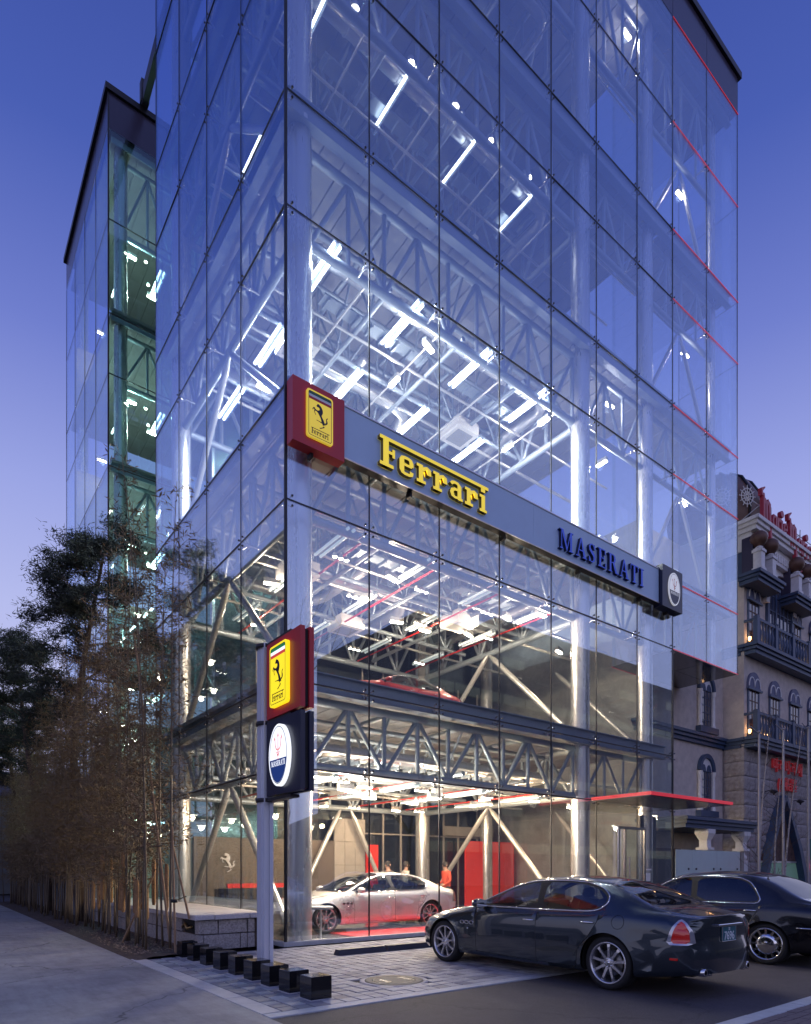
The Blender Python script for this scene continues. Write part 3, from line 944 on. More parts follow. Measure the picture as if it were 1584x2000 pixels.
    # mirrors
    for side in (1, -1):
        m_ = MB()
        m_.lathe([(.001, -.13), (.055, -.11), (.075, -.03), (.075, .04), (.05, .10), (.001, .12)], 12, axis='y')
        mo = m_.build('door_mirror', pm, root)
        mo.scale = (1.1, 1, .95); mo.location = (.66, .985 * side, 1.0); mo.rotation_euler = (0, 0, -.12 * side)
        MB().box((-.07, -.10, -.055), (-.061, .09, .055)).build('mirror_glass', M['chrome'], mo)
        MB().beam((.70, .83 * side, .95), (.66, .93 * side, .975), .07, .03).build('mirror_stalk', M['black'], root)
    if vents:
        for side in (1, -1):
            for k in range(3):
                vx = 1.10 - k * .105
                y, z = S.P(vx, S.t_of(vx, .69))
                e = MB(); ring = [(vx + .042 * math.cos(a), (y + .004) * side, .69 + .026 * math.sin(a)) for a in np.linspace(0, 2 * PI, 15)]
                e.path(ring, .006, 5); eo = e.build('side_vent', M['chrome'], root)
                q = MB(); q.add([(vx, (y + .003) * side, .69)] + ring[:-1], [(0, i + 1, (i + 1) % 14 + 1) for i in range(14)]); q.build('vent_opening', M['black'], eo)
            vx = .97; y, z = S.P(vx, S.t_of(vx, .60))
            MB().lathe([(.001, 0), (.02, .0), (.014, .012), (.001, .014)], 10, axis='y').build('side_repeater', M['chrome'], root).location = (vx, y if side > 0 else -y - .012, .60)
    if fuel_cap:
        vx = -1.72; zf = .86; y, z = S.P(vx, S.t_of(vx, zf)); rg = []
        for a in np.linspace(0, 2 * PI, 25):
            xx = vx + .085 * math.cos(a); zz = zf + .085 * math.sin(a); yy, _ = S.P(xx, S.t_of(xx, zz)); rg.append((xx, yy + .0005, zz))
        MB().path(rg, .003, 4).build('fuel_flap', M['seam'], root)
    if side_strip:
        for side in (1, -1):
            pts = []
            for xx in np.linspace(-2.45, -1.95, 8):
                y, _ = S.P(xx, S.t_of(xx, .60)); pts.append((xx, (y + .006) * side, .60))
            MB().path(pts, .014, 6).build('bumper_strip', M['chrome'], root)
    # lower bumper ledge and exhausts
    for side in (1, -1):
        ex = MB()
        for dy in (.42, .54):
            ex.lathe([(.030, -.02), (.046, -.02), (.046, .16), (.030, .16)], 14, (x0 - .02, dy * side, .315), axis='x')
        ex.build('exhaust_pipe', M['chrome'], root)
        y_, _ = S.P(-2.42, S.t_of(-2.42, .45))
        MB().box((-2.46, (y_ - .01) * side, .462), (-2.30, (y_ + .018) * side, .488)).build('side_marker', M['lamp_red'], root)
    xr = x0 - p['rear_bulge']
    if plate:
        bz = .745
        lid = MB()
        lid.box((xr - .035, -.30, .835), (xr + .05, .30, .865), bev=.006)
        lid.build('boot_handle', M['chrome'], root)
        pl = MB().box((xr - .010, -.168, bz - .085), (xr + .02, .168, bz + .085)).build('number_plate', M['plate'], root)
        rim_ = MB()
        for a, b in (((-.172, -.088), (.172, -.088)), ((.172, -.088), (.172, .088)), ((.172, .088), (-.172, .088)), ((-.172, .088), (-.172, -.088))):
            rim_.tube((xr - .012, a[0], bz + a[1]), (xr - .012, b[0], bz + b[1]), .005, n=6)
        rim_.build('plate_frame', M['chrome'], pl)
        for s_, size, off in (plate):
            me = text_mesh(s_, size, .002); me.materials.append(M['plate_ink'])
            wd = max(v.co.x for v in me.vertices)
            o = link('plate_digits', me, pl)
            o.matrix_local = Matrix(((0, 0, -1, xr - .0125), (-1, 0, 0, wd / 2 * .9), (0, 1, 0, bz + off), (0, 0, 0, 1))) @ Matrix.Diagonal((.9, 1, 1, 1))
    # wheels
    for sg in (1, -1):
        for side in (1, -1):
            wo = link('wheel', wheel_mesh['tyre'], root)
            wo.location = (sg * p['ax'], .79 * side, p['R']); wo.rotation_euler = (0, 0, 0 if side > 0 else PI)
            for nm in wheel_mesh:
                if nm != 'tyre': link(nm, wheel_mesh[nm], wo)
    return root

def wheel_parts(R, kind):
    d = {}
    rr = R * .765
    d['tyre'] = MB().lathe([(rr, -.10), (rr + .02, -.118), (R - .02, -.115), (R, -.085), (R, .085), (R - .02, .115), (rr + .02, .118), (rr, .10)], 40, axis='y').mesh('tyre', M['tyre'])
    b = MB()
    b.lathe([(rr + .004, -.10), (rr + .004, .098), (rr + .012, .112), (rr - .012, .112), (rr - .022, .09), (rr - .03, -.10)], 40, axis='y')
    if kind == 'spoke':
        for k in range(9):
            a = 2 * PI * k / 9 + .2
            c, s_ = math.cos(a), math.sin(a)
            sec = []
            for rad, hw, y, th in ((.045, .026, .082, .03), (.12, .019, .088, .032), (.20, .019, .094, .028), (rr - .015, .032, .088, .03)):
                for (q, dy) in ((-hw, -th), (-hw * .8, 0), (hw * .8, 0), (hw, -th)):
                    sec.append((c * rad - s_ * q, y + dy, s_ * rad + c * q))
            f = []
            for i in range(3):
                for j in range(4):
                    f.append((i * 4 + j, i * 4 + (j + 1) % 4, i * 4 + 4 + (j + 1) % 4, i * 4 + 4 + j))
            b.add(sec, f, 0, False)
        b.lathe([(.001, .090), (.035, .090), (.055, .084), (.072, .078), (.075, .05)], 20, axis='y')
        d['rim'] = b.mesh('rim', M['alloy'])
        bo = MB()
        for k in range(5):
            a = 2 * PI * k / 5; bo.lathe([(.001, .098), (.010, .098), (.011, .08)], 8, (.052 * math.cos(a), 0, .052 * math.sin(a)), axis='y')
        bo.lathe([(.001, .095), (.02, .094), (.024, .088)], 12, axis='y')
        d['bolt_ring'] = bo.mesh('bolt_ring', M['chrome'])
    else:
        b.lathe([(.001, .105), (.03, .105), (.04, .098), (.075, .102), (.10, .097), (rr * .62, .09), (rr * .66, .07)], 32, axis='y')
        for k in range(12):
            a = 2 * PI * k / 12; c, s_ = math.cos(a), math.sin(a)
            b.beam((c * rr * .60, .078, s_ * rr * .60), (c * (rr - .005), .088, s_ * (rr - .005)), .034, .03, up=(0, 1, 0))
        d['rim'] = b.mesh('rim', M['chrome'])
    d['brake_disc'] = MB().lathe([(.06, .0), (.165, .0), (.165, .02), (.06, .02)], 28, axis='y').mesh('brake_disc', M['disc'])
    d['wheel_back'] = MB().lathe([(.0, -.02), (rr, -.02), (rr, -.03), (0, -.03)], 24, axis='y').mesh('wheel_back', M['black'])
    return d
# ------------------------------------------------------------------ glass showroom building
ZL = [0.05, 3.543, 5.275, 8.818, 11.06, 14.615, 16.90, 20.41, 22.71, 26.28, 29.74]   # glass joints
ROOF = 31.1
UF = [0, 1.98, 3.96, 5.96, 7.96, 9.97, 12.04, 14.09, 16.31, 18.57]                    # front joints
VL = [0, 2.17, 4.30, 6.43, 8.58]                                                       # left joints
VR = [14.71, 16.85, 18.99, 21.14, 23.29]                                               # rear block, left face
FL = [0.0, 5.62, 11.42, 17.25, 23.05]                                                  # floor tops
B = thing('showroom_building', 'tall glass corner showroom with trusses and lit floors behind clear panes', 'building', (0, 0, 0))
PT = .018

def pane(x0, x1, y0, y1, z0, z1, m='facade_glass'):
    g_ = .009
    cx, cy_, cz = (x0 + x1) / 2, (y0 + y1) / 2, (z0 + z1) / 2
    dx, dy, dz = abs(x1 - x0) / 2, abs(y1 - y0) / 2, abs(z1 - z0) / 2
    ax_ = min((dx, 0), (dy, 1), (dz, 2))[1]
    h = [dx - g_, dy - g_, dz - g_]; h[ax_] = PT / 2
    key = tuple(round(q, 3) for q in h) + (m,)
    if key not in PANES:
        PANES[key] = MB().box((-h[0], -h[1], -h[2]), (h[0], h[1], h[2])).mesh('glass_pane', M[m])
    o = link('glass_pane', PANES[key], B)
    o.location = (cx, cy_, cz)
    # the sheets never hang perfectly true
    t = .003
    if ax_ == 1: o.rotation_euler = (R2.uniform(-t, t), 0, R2.uniform(-t, t))
    elif ax_ == 0: o.rotation_euler = (0, R2.uniform(-t, t), R2.uniform(-t, t))
    return o
PANES = {}
R2 = random.Random(5)

jt = MB()       # dark joints of the main facades
def vj(x, y, z0, z1, w=.026): jt.box((x - w / 2, y - w / 2, z0), (x + w / 2, y + w / 2, z1))
def hj(a, b, z, w=.030): jt.beam((a[0], a[1], z), (b[0], b[1], z), w, w)

# front face: eight bays to the ground, ten from the third joint up
for i in range(9):
    for k in range(10):
        if i >= 7 and k < 3: continue
        pane(UF[i], UF[i + 1], 0, 0, ZL[k], ZL[k + 1])
# left face of the front block
for i in range(4):
    for k in range(10):
        pane(0, 0, VL[i], VL[i + 1], ZL[k], ZL[k + 1])
# projecting right-hand bays: floor, right side and back
DP = 2.3
for k in range(3, 10):
    pane(18.57, 18.57, 0, DP, ZL[k], ZL[k + 1])
for i in (7, 8):
    pane(UF[i], UF[i + 1], .02, DP / 2, ZL[3], ZL[3], 'soffit_glass')
    pane(UF[i], UF[i + 1], DP / 2, DP, ZL[3], ZL[3], 'soffit_glass')
    for k in range(3, 10): pane(UF[i], UF[i + 1], DP, DP, ZL[k], ZL[k + 1], 'inner_glass')
# right side of the main block below and behind the projection
for (a, b) in ((0, 2.17), (2.17, 4.3), (4.3, 6.43), (6.43, 8.58)):
    for k in range(0, 10):
        if k >= 3 and a < 2.0: continue
        pane(14.09, 14.09, a, b, ZL[k], ZL[k + 1], 'inner_glass')
# rear glass wall of the front block
for i in range(0, 7):
    for k in range(8):
        if i < 1 : pane(UF[i], UF[i + 1], 8.58, 8.58, ZL[k], ZL[k + 1], 'inner_glass')
        else: pane(UF[i], UF[i + 1], 8.58, 8.58, ZL[k], ZL[k + 1], 'inner_glass')
# rear block: left face and the face towards the recess
for i in range(4):
    for k in range(10): pane(0, 0, VR[i], VR[i + 1], ZL[k], ZL[k + 1])
for i in range(2):
    for k in range(10): pane(UF[i], UF[i + 1], 14.71, 14.71, ZL[k], ZL[k + 1], 'green_glass')

for x in UF[:8]: vj(x, -.002, ZL[0] if x < 14.2 else ZL[3], ZL[10])
for x in UF[8:]: vj(x, -.002, ZL[3], ZL[10], .02)
for y in VL[1:]: vj(-.002, y, ZL[0], ZL[10])
for y in VR: vj(-.002, y, ZL[0], ZL[10])
vj(0, 0, 0, ROOF, .05)
vj(18.57, 0, ZL[3], ROOF, .022); vj(0, 14.71, 0, ROOF, .05); vj(UF[1], 14.71, 0, ROOF); vj(14.09, 0, 0, ZL[3], .05); vj(18.57, DP, ZL[3], ROOF, .02)
for z in ZL[1:10]:
    hj((0, -.003), (14.09, -.003), z); hj((-.003, 0), (-.003, 8.58), z); hj((-.003, 14.71), (-.003, 23.29), z, .02); hj((0, 14.705), (4, 14.705), z)
for z in ZL[4:10]:
    hj((18.573, 0), (18.573, DP), z, .014)
jt.build('joint_line', M['joint'], B)
# thin red lines on the joints of the projecting bays
for z in ZL[3:11]:
    MB().beam((14.09, -.022, z), (18.60, -.022, z), .012, .022).build('red_line', M['red_line'], B)
MB().beam((14.09, DP + .02, ZL[3]), (18.6, DP + .02, ZL[3]), .016, .03).build('red_line', M['red_line'], B)

# metal spider fittings inside each crossing: short arms with two or four bolts
def spider(arms):
    b = MB()
    for (dx, dz) in arms:
        b.tube((0, .16, 0), (dx, .03, dz), .012, n=6)
        b.lathe([(.001, 0), (.026, 0), (.026, .012), (.012, .02), (.012, .05), (.001, .05)], 10, (dx, -.014, dz), axis='y')
    for (dx, dz) in arms:
        b.lathe([(.001, -.03), (.016, -.03), (.022, -.018), (.022, -.012), (.001, -.012)], 10, (dx, -.014, dz), 1, axis='y')
    b.tube((0, .05, 0), (0, .42, 0), .022, n=8)
    b.lathe([(.001, .14), (.04, .14), (.04, .2), (.001, .2)], 10, axis='y')
    return b.mesh('spider_fitting', [M['stainless'], M['darkmetal']])
sp4 = spider([(-.1, -.1), (.1, -.1), (-.1, .1), (.1, .1)])
for x in UF[1:9]:
    for z in ZL[1:10]:
        if x > 14.1 and z < 9: continue
        if 1.0 < x < 14.5 and abs(z - 11.06) < .1: continue
        o = link('spider_fitting', sp4, B); o.location = (x, .012, z)
sp2 = spider([(.1, -.1), (.1, .1)])
for z in ZL[1:10]:
    o = link('spider_fitting', sp2, B); o.location = (.04, .012, z)
for y in VL[1:4]:
    for z in ZL[1:10]:
        o = link('spider_fitting', sp4, B); o.location = (.012, y, z); o.rotation_euler = (0, 0, -PI / 2)

# base sill
MB().box((-.06, -.06, 0), (14.15, .05, .09), bev=.01).build('sill', M['kerb'], B)
MB().box((-.06, .05, 0), (.05, 8.58, .09), bev=.01).build('sill', M['kerb'], B)

# columns
def column(x, y, z0, z1, r=.275):
    b = MB()
    b.tube((0, 0, z0), (0, 0, z1), r, n=28, caps=False)
    for z in FL[1:]:
        if z0 < z - .5 < z1: b.tube((0, 0, z - .32), (0, 0, z - .20), r + .03, n=28)
    o = b.build('column', M['column'], B); o.location = (x, y, 0)
for (x, y) in ((.58, .55), (9.95, .55), (9.95, 8.05), (.58, 8.05)): column(x, y, 0, 29.9)
column(13.45, .62, 0, 29.9, .26)
column(17.95, .7, ZL[3], 29.9, .17)
column(13.45, 8.05, 0, 29.9, .26)
for (x, y) in ((.58, 15.3), (.58, 22.6), (4.5, 15.3)): column(x, y, 0, 29.9, .25)

# floors: deck, slab edge beams, trusses
strut_cache = {}
def strut(a, b, r, par, m='steel', nm='strut'):
    L = (Vector(b) - Vector(a)).length
    key = (round(L, 3), r, m)
    if key not in strut_cache: strut_cache[key] = MB().tube((0, 0, 0), (0, 0, L), r, n=10).mesh('strut', M[m])
    o = link(nm, strut_cache[key], par)
    d = (Vector(b) - Vector(a)).normalized()
    o.location = a
    o.rotation_mode = 'QUATERNION'
    o.rotation_quaternion = d.to_track_quat('Z', 'Y')
    return o

def truss(p, q, zb, zt, n, rc=.10, rs=.055, tie='post'):
    """tubular truss in a vertical plane from p to q (x, y)"""
    t = MB()
    t.tube((*p, zb), (*q, zb), rc, n=12); t.tube((*p, zt), (*q, zt), rc, n=12)
    to = t.build('truss', M['steel'], B)
    for k in range(n + 1):
        f = k / n
        x, y = p[0] + (q[0] - p[0]) * f, p[1] + (q[1] - p[1]) * f
        strut((x, y, zb), (x, y, zt), rs, to)
        if k < n:
            f2 = (k + 1) / n; x2, y2 = p[0] + (q[0] - p[0]) * f2, p[1] + (q[1] - p[1]) * f2
            if k % 2 == 0: strut((x, y, zb), (x2, y2, zt), rs, to)
            else: strut((x, y, zt), (x2, y2, zb), rs, to)
    return to

def deck(x0, y0, x1, y1, z, nm='ceiling_deck'):
    b = MB()
    # shallow trapezoid ribs running front to back
    vs_, fs = [], []
    x = x0
    prof = []
    while x < x1 - .5:
        prof += [(x, z), (x + .46, z), (x + .475, z + .035), (x + .50, z + .035), (x + .515, z)]; x += .53
    prof.append((x1, z))
    for (xx, zz) in prof: vs_ += [(xx, y0, zz), (xx, y1, zz)]
    for i in range(len(prof) - 1): fs.append((2 * i, 2 * i + 1, 2 * i + 3, 2 * i + 2))
    b.add(vs_, fs)
    b.box((x0, y0, z + .07), (x1, y1, z + .18), 1)
    return b.build(nm, [M['deck'], M['upfloor']], B, recalc=False)

TZ = [(3.72, 5.12), (8.98, 10.92), (14.80, 16.72), (20.58, 22.55), (26.45, 29.3)]
for k, (zb, zt) in enumerate(TZ):
    top = (FL[k + 1] if k < 4 else 29.85)
    deck(.16, .35, 14.0, 8.5, top - .18)
    # I-beam edges
    e = MB()
    for (zz, w_) in ((top - .02, .20), (top - .42, .20)): e.box((.14, .16, zz - .012), (14.0, .36, zz + .012))
    e.box((.14, .25, top - .41), (14.0, .27, top - .03))
    e.build('edge_beam', M['slab_edge'], B)
    e = MB()
    for (zz, w_) in ((top - .02, .20), (top - .42, .20)): e.box((.16, .37, zz - .012), (.36, 8.5, zz + .012))
    e.box((.25, .37, top - .41), (.27, 8.5, top - .03))
    e.build('edge_beam', M['slab_edge'], B)
    truss((.86, .62), (9.68, .62), zb, zt, 9)
    truss((10.22, .62), (13.2, .62), zb, zt, 3, .09, .05)
    truss((.62, .86), (.62, 7.8), zb, zt, 7)
    truss((.86, 8.05), (9.68, 8.05), zb, zt, 9)
    truss((9.95, .86), (9.95, 7.8), zb, zt, 7)
    for x in (3.0, 5.3, 7.6):
        t = MB()
        t.tube((x, .62, zb + .25), (x, 8.05, zb + .25), .06, n=8); t.tube((x, .62, zt), (x, 8.05, zt), .06, n=8)
        for j in range(9):
            y0_ = .62 + j * .825
            t.tube((x, y0_, zb + .25 if j % 2 else zt), (x, y0_ + .825, zt if j % 2 else zb + .25), .035, n=6)
        t.build('truss', M['steel'], B)
    for y in (3.1, 5.6):
        t = MB(); t.tube((.62, y, zb + .3), (9.95, y, zb + .3), .065, n=8); t.tube((.62, y, zt - .1), (9.95, y, zt - .1), .065, n=8)
        for j in range(10):
            xx = .62 + j * .933
            t.tube((xx, y, zb + .3), (xx, y, zt - .1), .03, n=6); t.tube((xx, y, zb + .3 if j % 2 else zt - .1), (xx + .933, y, zt - .1 if j % 2 else zb + .3), .035, n=6)
        t.build('truss', M['steel'], B)
    for y in (1.9, 4.4, 6.9):
        MB().tube((.62, y, zt - .1), (9.95, y, zt - .1), .07, n=8).build('purlin', M['steel'], B)
    # projecting bays
    if k >= 1:
        deck(14.2, .35, 18.45, DP - .06, top - .18)
        e = MB()
        for zz in (top - .02, top - .42): e.box((14.0, .16, zz - .012), (18.45, .36, zz + .012))
        e.box((14.0, .25, top - .41), (18.45, .27, top - .03)); e.build('edge_beam', M['slab_edge'], B)
        truss((13.7, .62), (17.75, .62), zb, zt, 4, .08, .045)
    # rear block
    deck(.16, 14.8, 9.9, 23.1, top - .18)
    truss((.62, 15.3), (4.5, 15.3), zb, zt, 4, .09, .05)
    e = MB(); e.box((.14, 14.86, top - .42), (4, 14.9, top - .02)); e.build('edge_beam', M['slab_edge'], B)

# braces (inverted V) between the columns, pale steel
def brace(a, b, r=.085):
    d = Vector(b) - Vector(a); n = d.normalized()
    t = MB(); A = Vector(a) + n * .35; E_ = Vector(b) - n * .35
    t.tube(A, E_, r, n=12); t.tube(a, A, .03, r, n=10); t.tube(E_, b, r, .03, n=10)
    t.build('brace', M['steel_light'], B)
for k in range(5):
    z0 = FL[k] + .1; z1 = TZ[k][0] - .02
    brace((9.9, .95, z0), (9.9, 4.35, z1)); brace((9.9, 7.7, z0), (9.9, 4.35, z1))
    brace((.62, .95, z0), (.62, 4.35, z1)); brace((.62, 7.7, z0), (.62, 4.35, z1))
    if k != 1: brace((4.3, 8.0, z0), (6.2, 8.0, z1)); brace((8.4, 8.0, z0), (6.6, 8.0, z1))
    if k >= 2: brace((13.7, .75, z0), (15.7, .75, z1), .07); brace((17.7, .75, z0), (15.9, .75, z1), .07)
    brace((13.4, 4.3, z1), (13.4, .95, z0), .08)

# upper walls: parapet spandrels and dark copings
for i in range(9):
    MB().box((UF[i] + .01, -.01, ZL[10] + .02), (UF[i + 1] - .01, .02, ROOF)).build('spandrel_panel', M['spandrel'], B)
for i in range(4):
    MB().box((-.01, VL[i] + .01, ZL[10] + .02), (.02, VL[i + 1] - .01, ROOF)).build('spandrel_panel', M['spandrel'], B)
    MB().box((-.01, VR[i] + .01, ZL[10] + .02), (.02, VR[i + 1] - .01, ROOF)).build('spandrel_panel', M['spandrel'], B)
for i in range(2):
    MB().box((UF[i] + .01, 14.70, ZL[10] - .02), (UF[i + 1] - .01, 14.73, ROOF)).build('spandrel_panel', M['spandrel'], B)
MB().box((18.555, .02, ZL[10] + .02), (18.585, DP, ROOF)).build('spandrel_panel', M['spandrel'], B)
MB().box((-.10, -.10, ROOF), (18.72, DP + .1, ROOF + .26), bev=.03).build('coping', M['darkmetal'], B)
MB().box((-.10, DP + .1, ROOF), (14.2, 8.7, ROOF + .26), bev=.03).build('coping', M['darkmetal'], B)
MB().box((-.12, 14.6, ROOF), (10, 23.4, ROOF + .26), bev=.03).build('coping', M['darkmetal'], B)
for (x0, y0, x1, y1) in ((.1, .1, 14, 8.5), (.1, 14.8, 10, 23.2)):
    MB().box((x0, y0, ROOF - .2), (x1, y1, ROOF - .05)).build('roof', M['darkmetal'], B)
# stair core between the blocks, with its sloping roof edge
MB().box((4.1, 8.75, 0), (13.8, 14.6, ROOF + .6)).build('core_wall', M['walldark'], B)
MB().beam((1.25, 14.5, ROOF + .35), (1.25, 9.0, ROOF + 1.2), .22, .55).build('roof_beam', M['darkmetal'], B)
MB().beam((1.25, 14.45, ROOF + .2), (1.25, 14.45, ROOF + 1.0), .25, .3).build('roof_beam', M['darkmetal'], B)

# ground floor fittings
MB().box((.05, .05, -.05), (14.0, 8.5, .02)).build('showroom_floor', M['floor'], B)
MB().box((1.9, .30, .02), (6.1, 2.2, .05), bev=.01).build('red_platform', M['red'], B)
MB().box((1.0, 8.15, .02), (6.0, 8.3, 2.55)).build('display_wall', M['wallwarm'], B)
wg = MB()
for i in range(3):
    for j in range(4):
        wg.box((6.05 + i * .44, 8.2, .02 + j * .84), (6.05 + i * .44 + .43, 8.3, .02 + j * .84 + .83))
wg.build('grey_panelling', M['wallgrey'], B)
MB().box((7.42, 8.2, .02), (7.95, 8.26, 2.45)).build('red_panel', M['red_panel'], B)
MB().box((12.62, 8.25, .02), (15.5, 8.33, 2.72)).build('red_panel', M['red_panel'], B).location = (-.4, -.25, 0)
MB().box((11.3, 8.15, 2.92), (13.98, 8.4, 3.3)).build('lintel_beam', M['wallgrey'], B)
fr_ = MB()
for x in (7.4, 8.35, 9.2, 10.6, 11.4, 12.2, 13.3): fr_.box((x - .03, 8.42, .02), (x + .03, 8.48, 5.2))
fr_.box((7.4, 8.425, 2.86), (13.9, 8.475, 2.91))
fr_.build('mullion_frame', M['wallgrey'], B)
for zf in FL[1:]:
    fr_ = MB()
    for x in (3.2, 5.2, 7.4, 8.35, 9.2, 10.6, 11.4, 12.2, 13.3): fr_.box((x - .025, 8.42, zf), (x + .025, 8.48, zf + 3.4))
    fr_.box((3, 8.425, zf + 1.5), (13.9, 8.475, zf + 1.55))
    fr_.build('mullion_frame', M['wallgrey'], B)
# red rail and counter at the left
MB().box((.9, 5.2, 1.02), (3.4, 5.32, 1.14)).build('red_rail', M['red'], B)
MB().box((.9, 5.2, .02), (3.4, 5.9, 1.0)).build('reception_counter', M['walldark'], B)
MB().box((1.2, 6.6, .02), (2.4, 7.0, .95)).build('low_cabinet', M['walldark'], B)
# ducts, cooling cassettes and lights under each ceiling
flood_m = MB().box((-.20, -.06, -.05), (.20, .06, .07)).mesh('flood_housing', M['steel_light'])
flood_b = MB().box((-.19, -.05, -.085), (.19, .05, -.055)).mesh('bulb', M['bulb'])
spot_b = MB().lathe([(.001, -.06), (.05, -.055), (.055, -.03), (.001, -.02)], 10).mesh('bulb', M['bulb_small'])
spot_m = MB().lathe([(.02, .06), (.05, .03), (.065, -.05), (.06, -.05)], 10).mesh('lamp_shade', M['steel_light'])
tube_b = MB().tube((-.01, 0, 0), (-.01, 1.5, 0), .034, n=8).tube((.14, 0, 0), (.14, 1.5, 0), .034, n=8)
tube_on = tube_b.mesh('tube', M['tube_on']); tube_unlit = tube_b.mesh('tube', M['tube_unlit'])
tube1 = MB().tube((0, 0, 0), (0, 1.3, 0), .032, n=8).mesh('tube', M['tube_on'])
tray = MB().box((.035, -.03, .02), (.095, 1.53, .09)).box((-.03, -.03, .05), (.16, .02, .09)).box((-.03, 1.48, .05), (.16, 1.53, .09)).mesh('lamp_tray', M['steel'])
NL = [0]
def lamp(x, y, z, kind, power=0, col=(1, .93, .82), rz=0):
    if kind == 'flood':
        o = link('ceiling_light', flood_m, B); link('bulb', flood_b, o)
    elif kind == 'spot':
        o = link('ceiling_light', spot_m, B); link('bulb', spot_b, o)
    elif kind in ('twin', 'unlit', 'single'):
        o = link('ceiling_light', tray, B)
        link('tube', {'twin': tube_on, 'unlit': tube_unlit, 'single': tube1}[kind], o)
    o.location = (x, y, z); o.rotation_euler = (0, 0, rz)
    if power:
        ld = bpy.data.lights.new('lamp_light', 'POINT' if kind in ('flood', 'spot') else 'AREA')
        ld.energy = power; ld.color = col
        lo = bpy.data.objects.new('lamp_light', ld); COL.objects.link(lo); lo.parent = o
        if ld.type == 'AREA':
            ld.shape = 'RECTANGLE'; ld.size = .03; ld.size_y = 1.45; lo.location = (.065, .75, -.02)
        else:
            ld.shadow_soft_size = .1; lo.location = (0, 0, -.16)
        NL[0] += 1
    return o
LP = [1, 1, 1, 1, 1]
for k, (zb, zt) in enumerate(TZ):
    top = (FL[k + 1] if k < 4 else 29.85)
    # ducts
    d = MB()
    zd = zb + .75 if k else zb + .55
    pts = [(1.3, 1.35, zd), (5.2, 1.35, zd), (9.0, 1.35, zd), (9.25, 1.45, zd), (9.4, 1.7, zd), (9.4, 3.0, zd), (9.4, 7.0, zd)]
    d.path(pts, .16 if k != 1 else .14, 12)
    x = 1.5
    while x < 9:
        d.lathe([(.165, -.02), (.185, -.02), (.185, .02), (.165, .02)], 12, (x, 1.35, zd), axis='x'); x += .75
    d.path([(2.2, 4.2, zd + .1), (5.6, 4.2, zd + .1), (6.2, 4.35, zd + .1), (6.35, 4.8, zd), (6.35, 7.2, zd)], .20, 12)
    d.path([(1.0, 5.9, zd), (3.4, 5.9, zd), (3.9, 5.75, zd), (4.0, 5.3, zd), (4.0, 3.2, zd)], .13, 10)
    d.build('duct', M['duct'], B)
    # pipes and cable trays
    d = MB()
    for (yy, zz, rr) in ((.95, zb + .45, .045), (1.08, zb + .45, .03), (2.2, zb + .2, .035), (3.6, zb + .3, .05), (6.2, zb + .25, .04)):
        d.tube((.7, yy, zz), (13.6, yy, zz), rr, n=8)
    d.build('pipework', M['steel_light'], B)
    d = MB()
    for xx in (2.4, 4.6, 6.9, 9.1): d.tube((xx, .8, zb + .1), (xx, 8.0, zb + .1), .026, n=8)
    d.build('red_pipe', M['red'], B) if k in (0, 1) else d.build('pipework', M['steel_light'], B)
    d = MB()
    d.box((2.0, 1.9, zb + .5), (5.2, 2.25, zb + .55)); d.box((6.4, 1.9, zb + .5), (8.6, 2.25, zb + .55))
    for xx in np.arange(2.1, 8.5, .42): d.box((xx, 1.9, zb + .42), (xx + .05, 2.25, zb + .5))
    d.build('cable_tray', M['steel'], B)
    for (xx, yy) in (((2.0, 3.3), (4.9, 5.6), (7.5, 3.2)) if k else ((5.0, 5.6),)):
        c = MB(); c.box((xx - .42, yy - .42, zb + .02), (xx + .42, yy + .42, zb + .36), bev=0); co = c.build('cooling_cassette', M['white'], B)
        MB().box((xx - .3, yy - .3, zb + .012), (xx + .3, yy + .3, zb + .02)).build('grille', M['deck'], co)
        r_ = MB()
        for (sx_, sy_) in ((-.35, -.35), (.35, -.35), (-.35, .35), (.35, .35)): r_.tube((xx + sx_, yy + sy_, zb + .36), (xx + sx_, yy + sy_, top - .2), .008, n=5)
        r_.build('hanger', M['steel_light'], co)
# lit tubes, unlit tubes and floods, floor by floor
for i, x in enumerate((1.36, 3.66, 5.95, 8.2)):
    for j, y in enumerate((.40, 2.98, 5.5)):
        lamp(x, y, 14.95, 'twin', 220, (.85, .94, 1))
    for j, y in enumerate((.45, 2.9, 5.4)):
        lamp(x + .4, y, 9.0, 'unlit')
    for j, y in enumerate((.9, 3.0)):
        lamp(x + .3, y, 3.60, 'unlit')
    lamp(x + .1, 1.0, 20.95, 'single', 2.5, (.95, .96, 1))
    lamp(x + .1, 4.2, 20.95, 'single', 2.5, (.95, .96, 1))
for x in (2.05, 3.64, 5.06, 6.3, 7.79):
    o = lamp(x, .67, 20.9, 'spot', 16, (1, .86, .70)); o.scale = (1.7, 1.7, 1.7)
FLOODS = {0: [(1.5, 1.2), (2.4, 4.8), (3.2, 2.0), (4.4, 3.6), (5.6, 2.0), (6.6, 4.4), (7.6, 2.2), (8.6, 3.6), (9.1, 1.6), (11.6, 2.2), (4.8, 6.8), (7.6, 6.6)],
          1: [(1.5, 3.78), (3.8, 1.66), (3.82, 3.1), (5.59, 3.86), (6.69, 3.88), (8.0, 3.32), (7.97, 1.65), (8.6, .9), (2.4, 6.6), (11.5, 2.6)],
          2: [(4.5, 1.05), (4.5, 2.5), (8.9, 1.05), (8.9, 2.5), (1.78, 4.85), (6.6, 5.6), (3.2, 6.4), (11.9, 1.2)],
          3: [(2.2, 4.5), (5.5, 4.2), (8.6, 4.4)],
          4: [(3.0, 2.5), (7.0, 2.5)]}
POW = {0: 180, 1: 185, 2: 150, 3: 22, 4: 9}
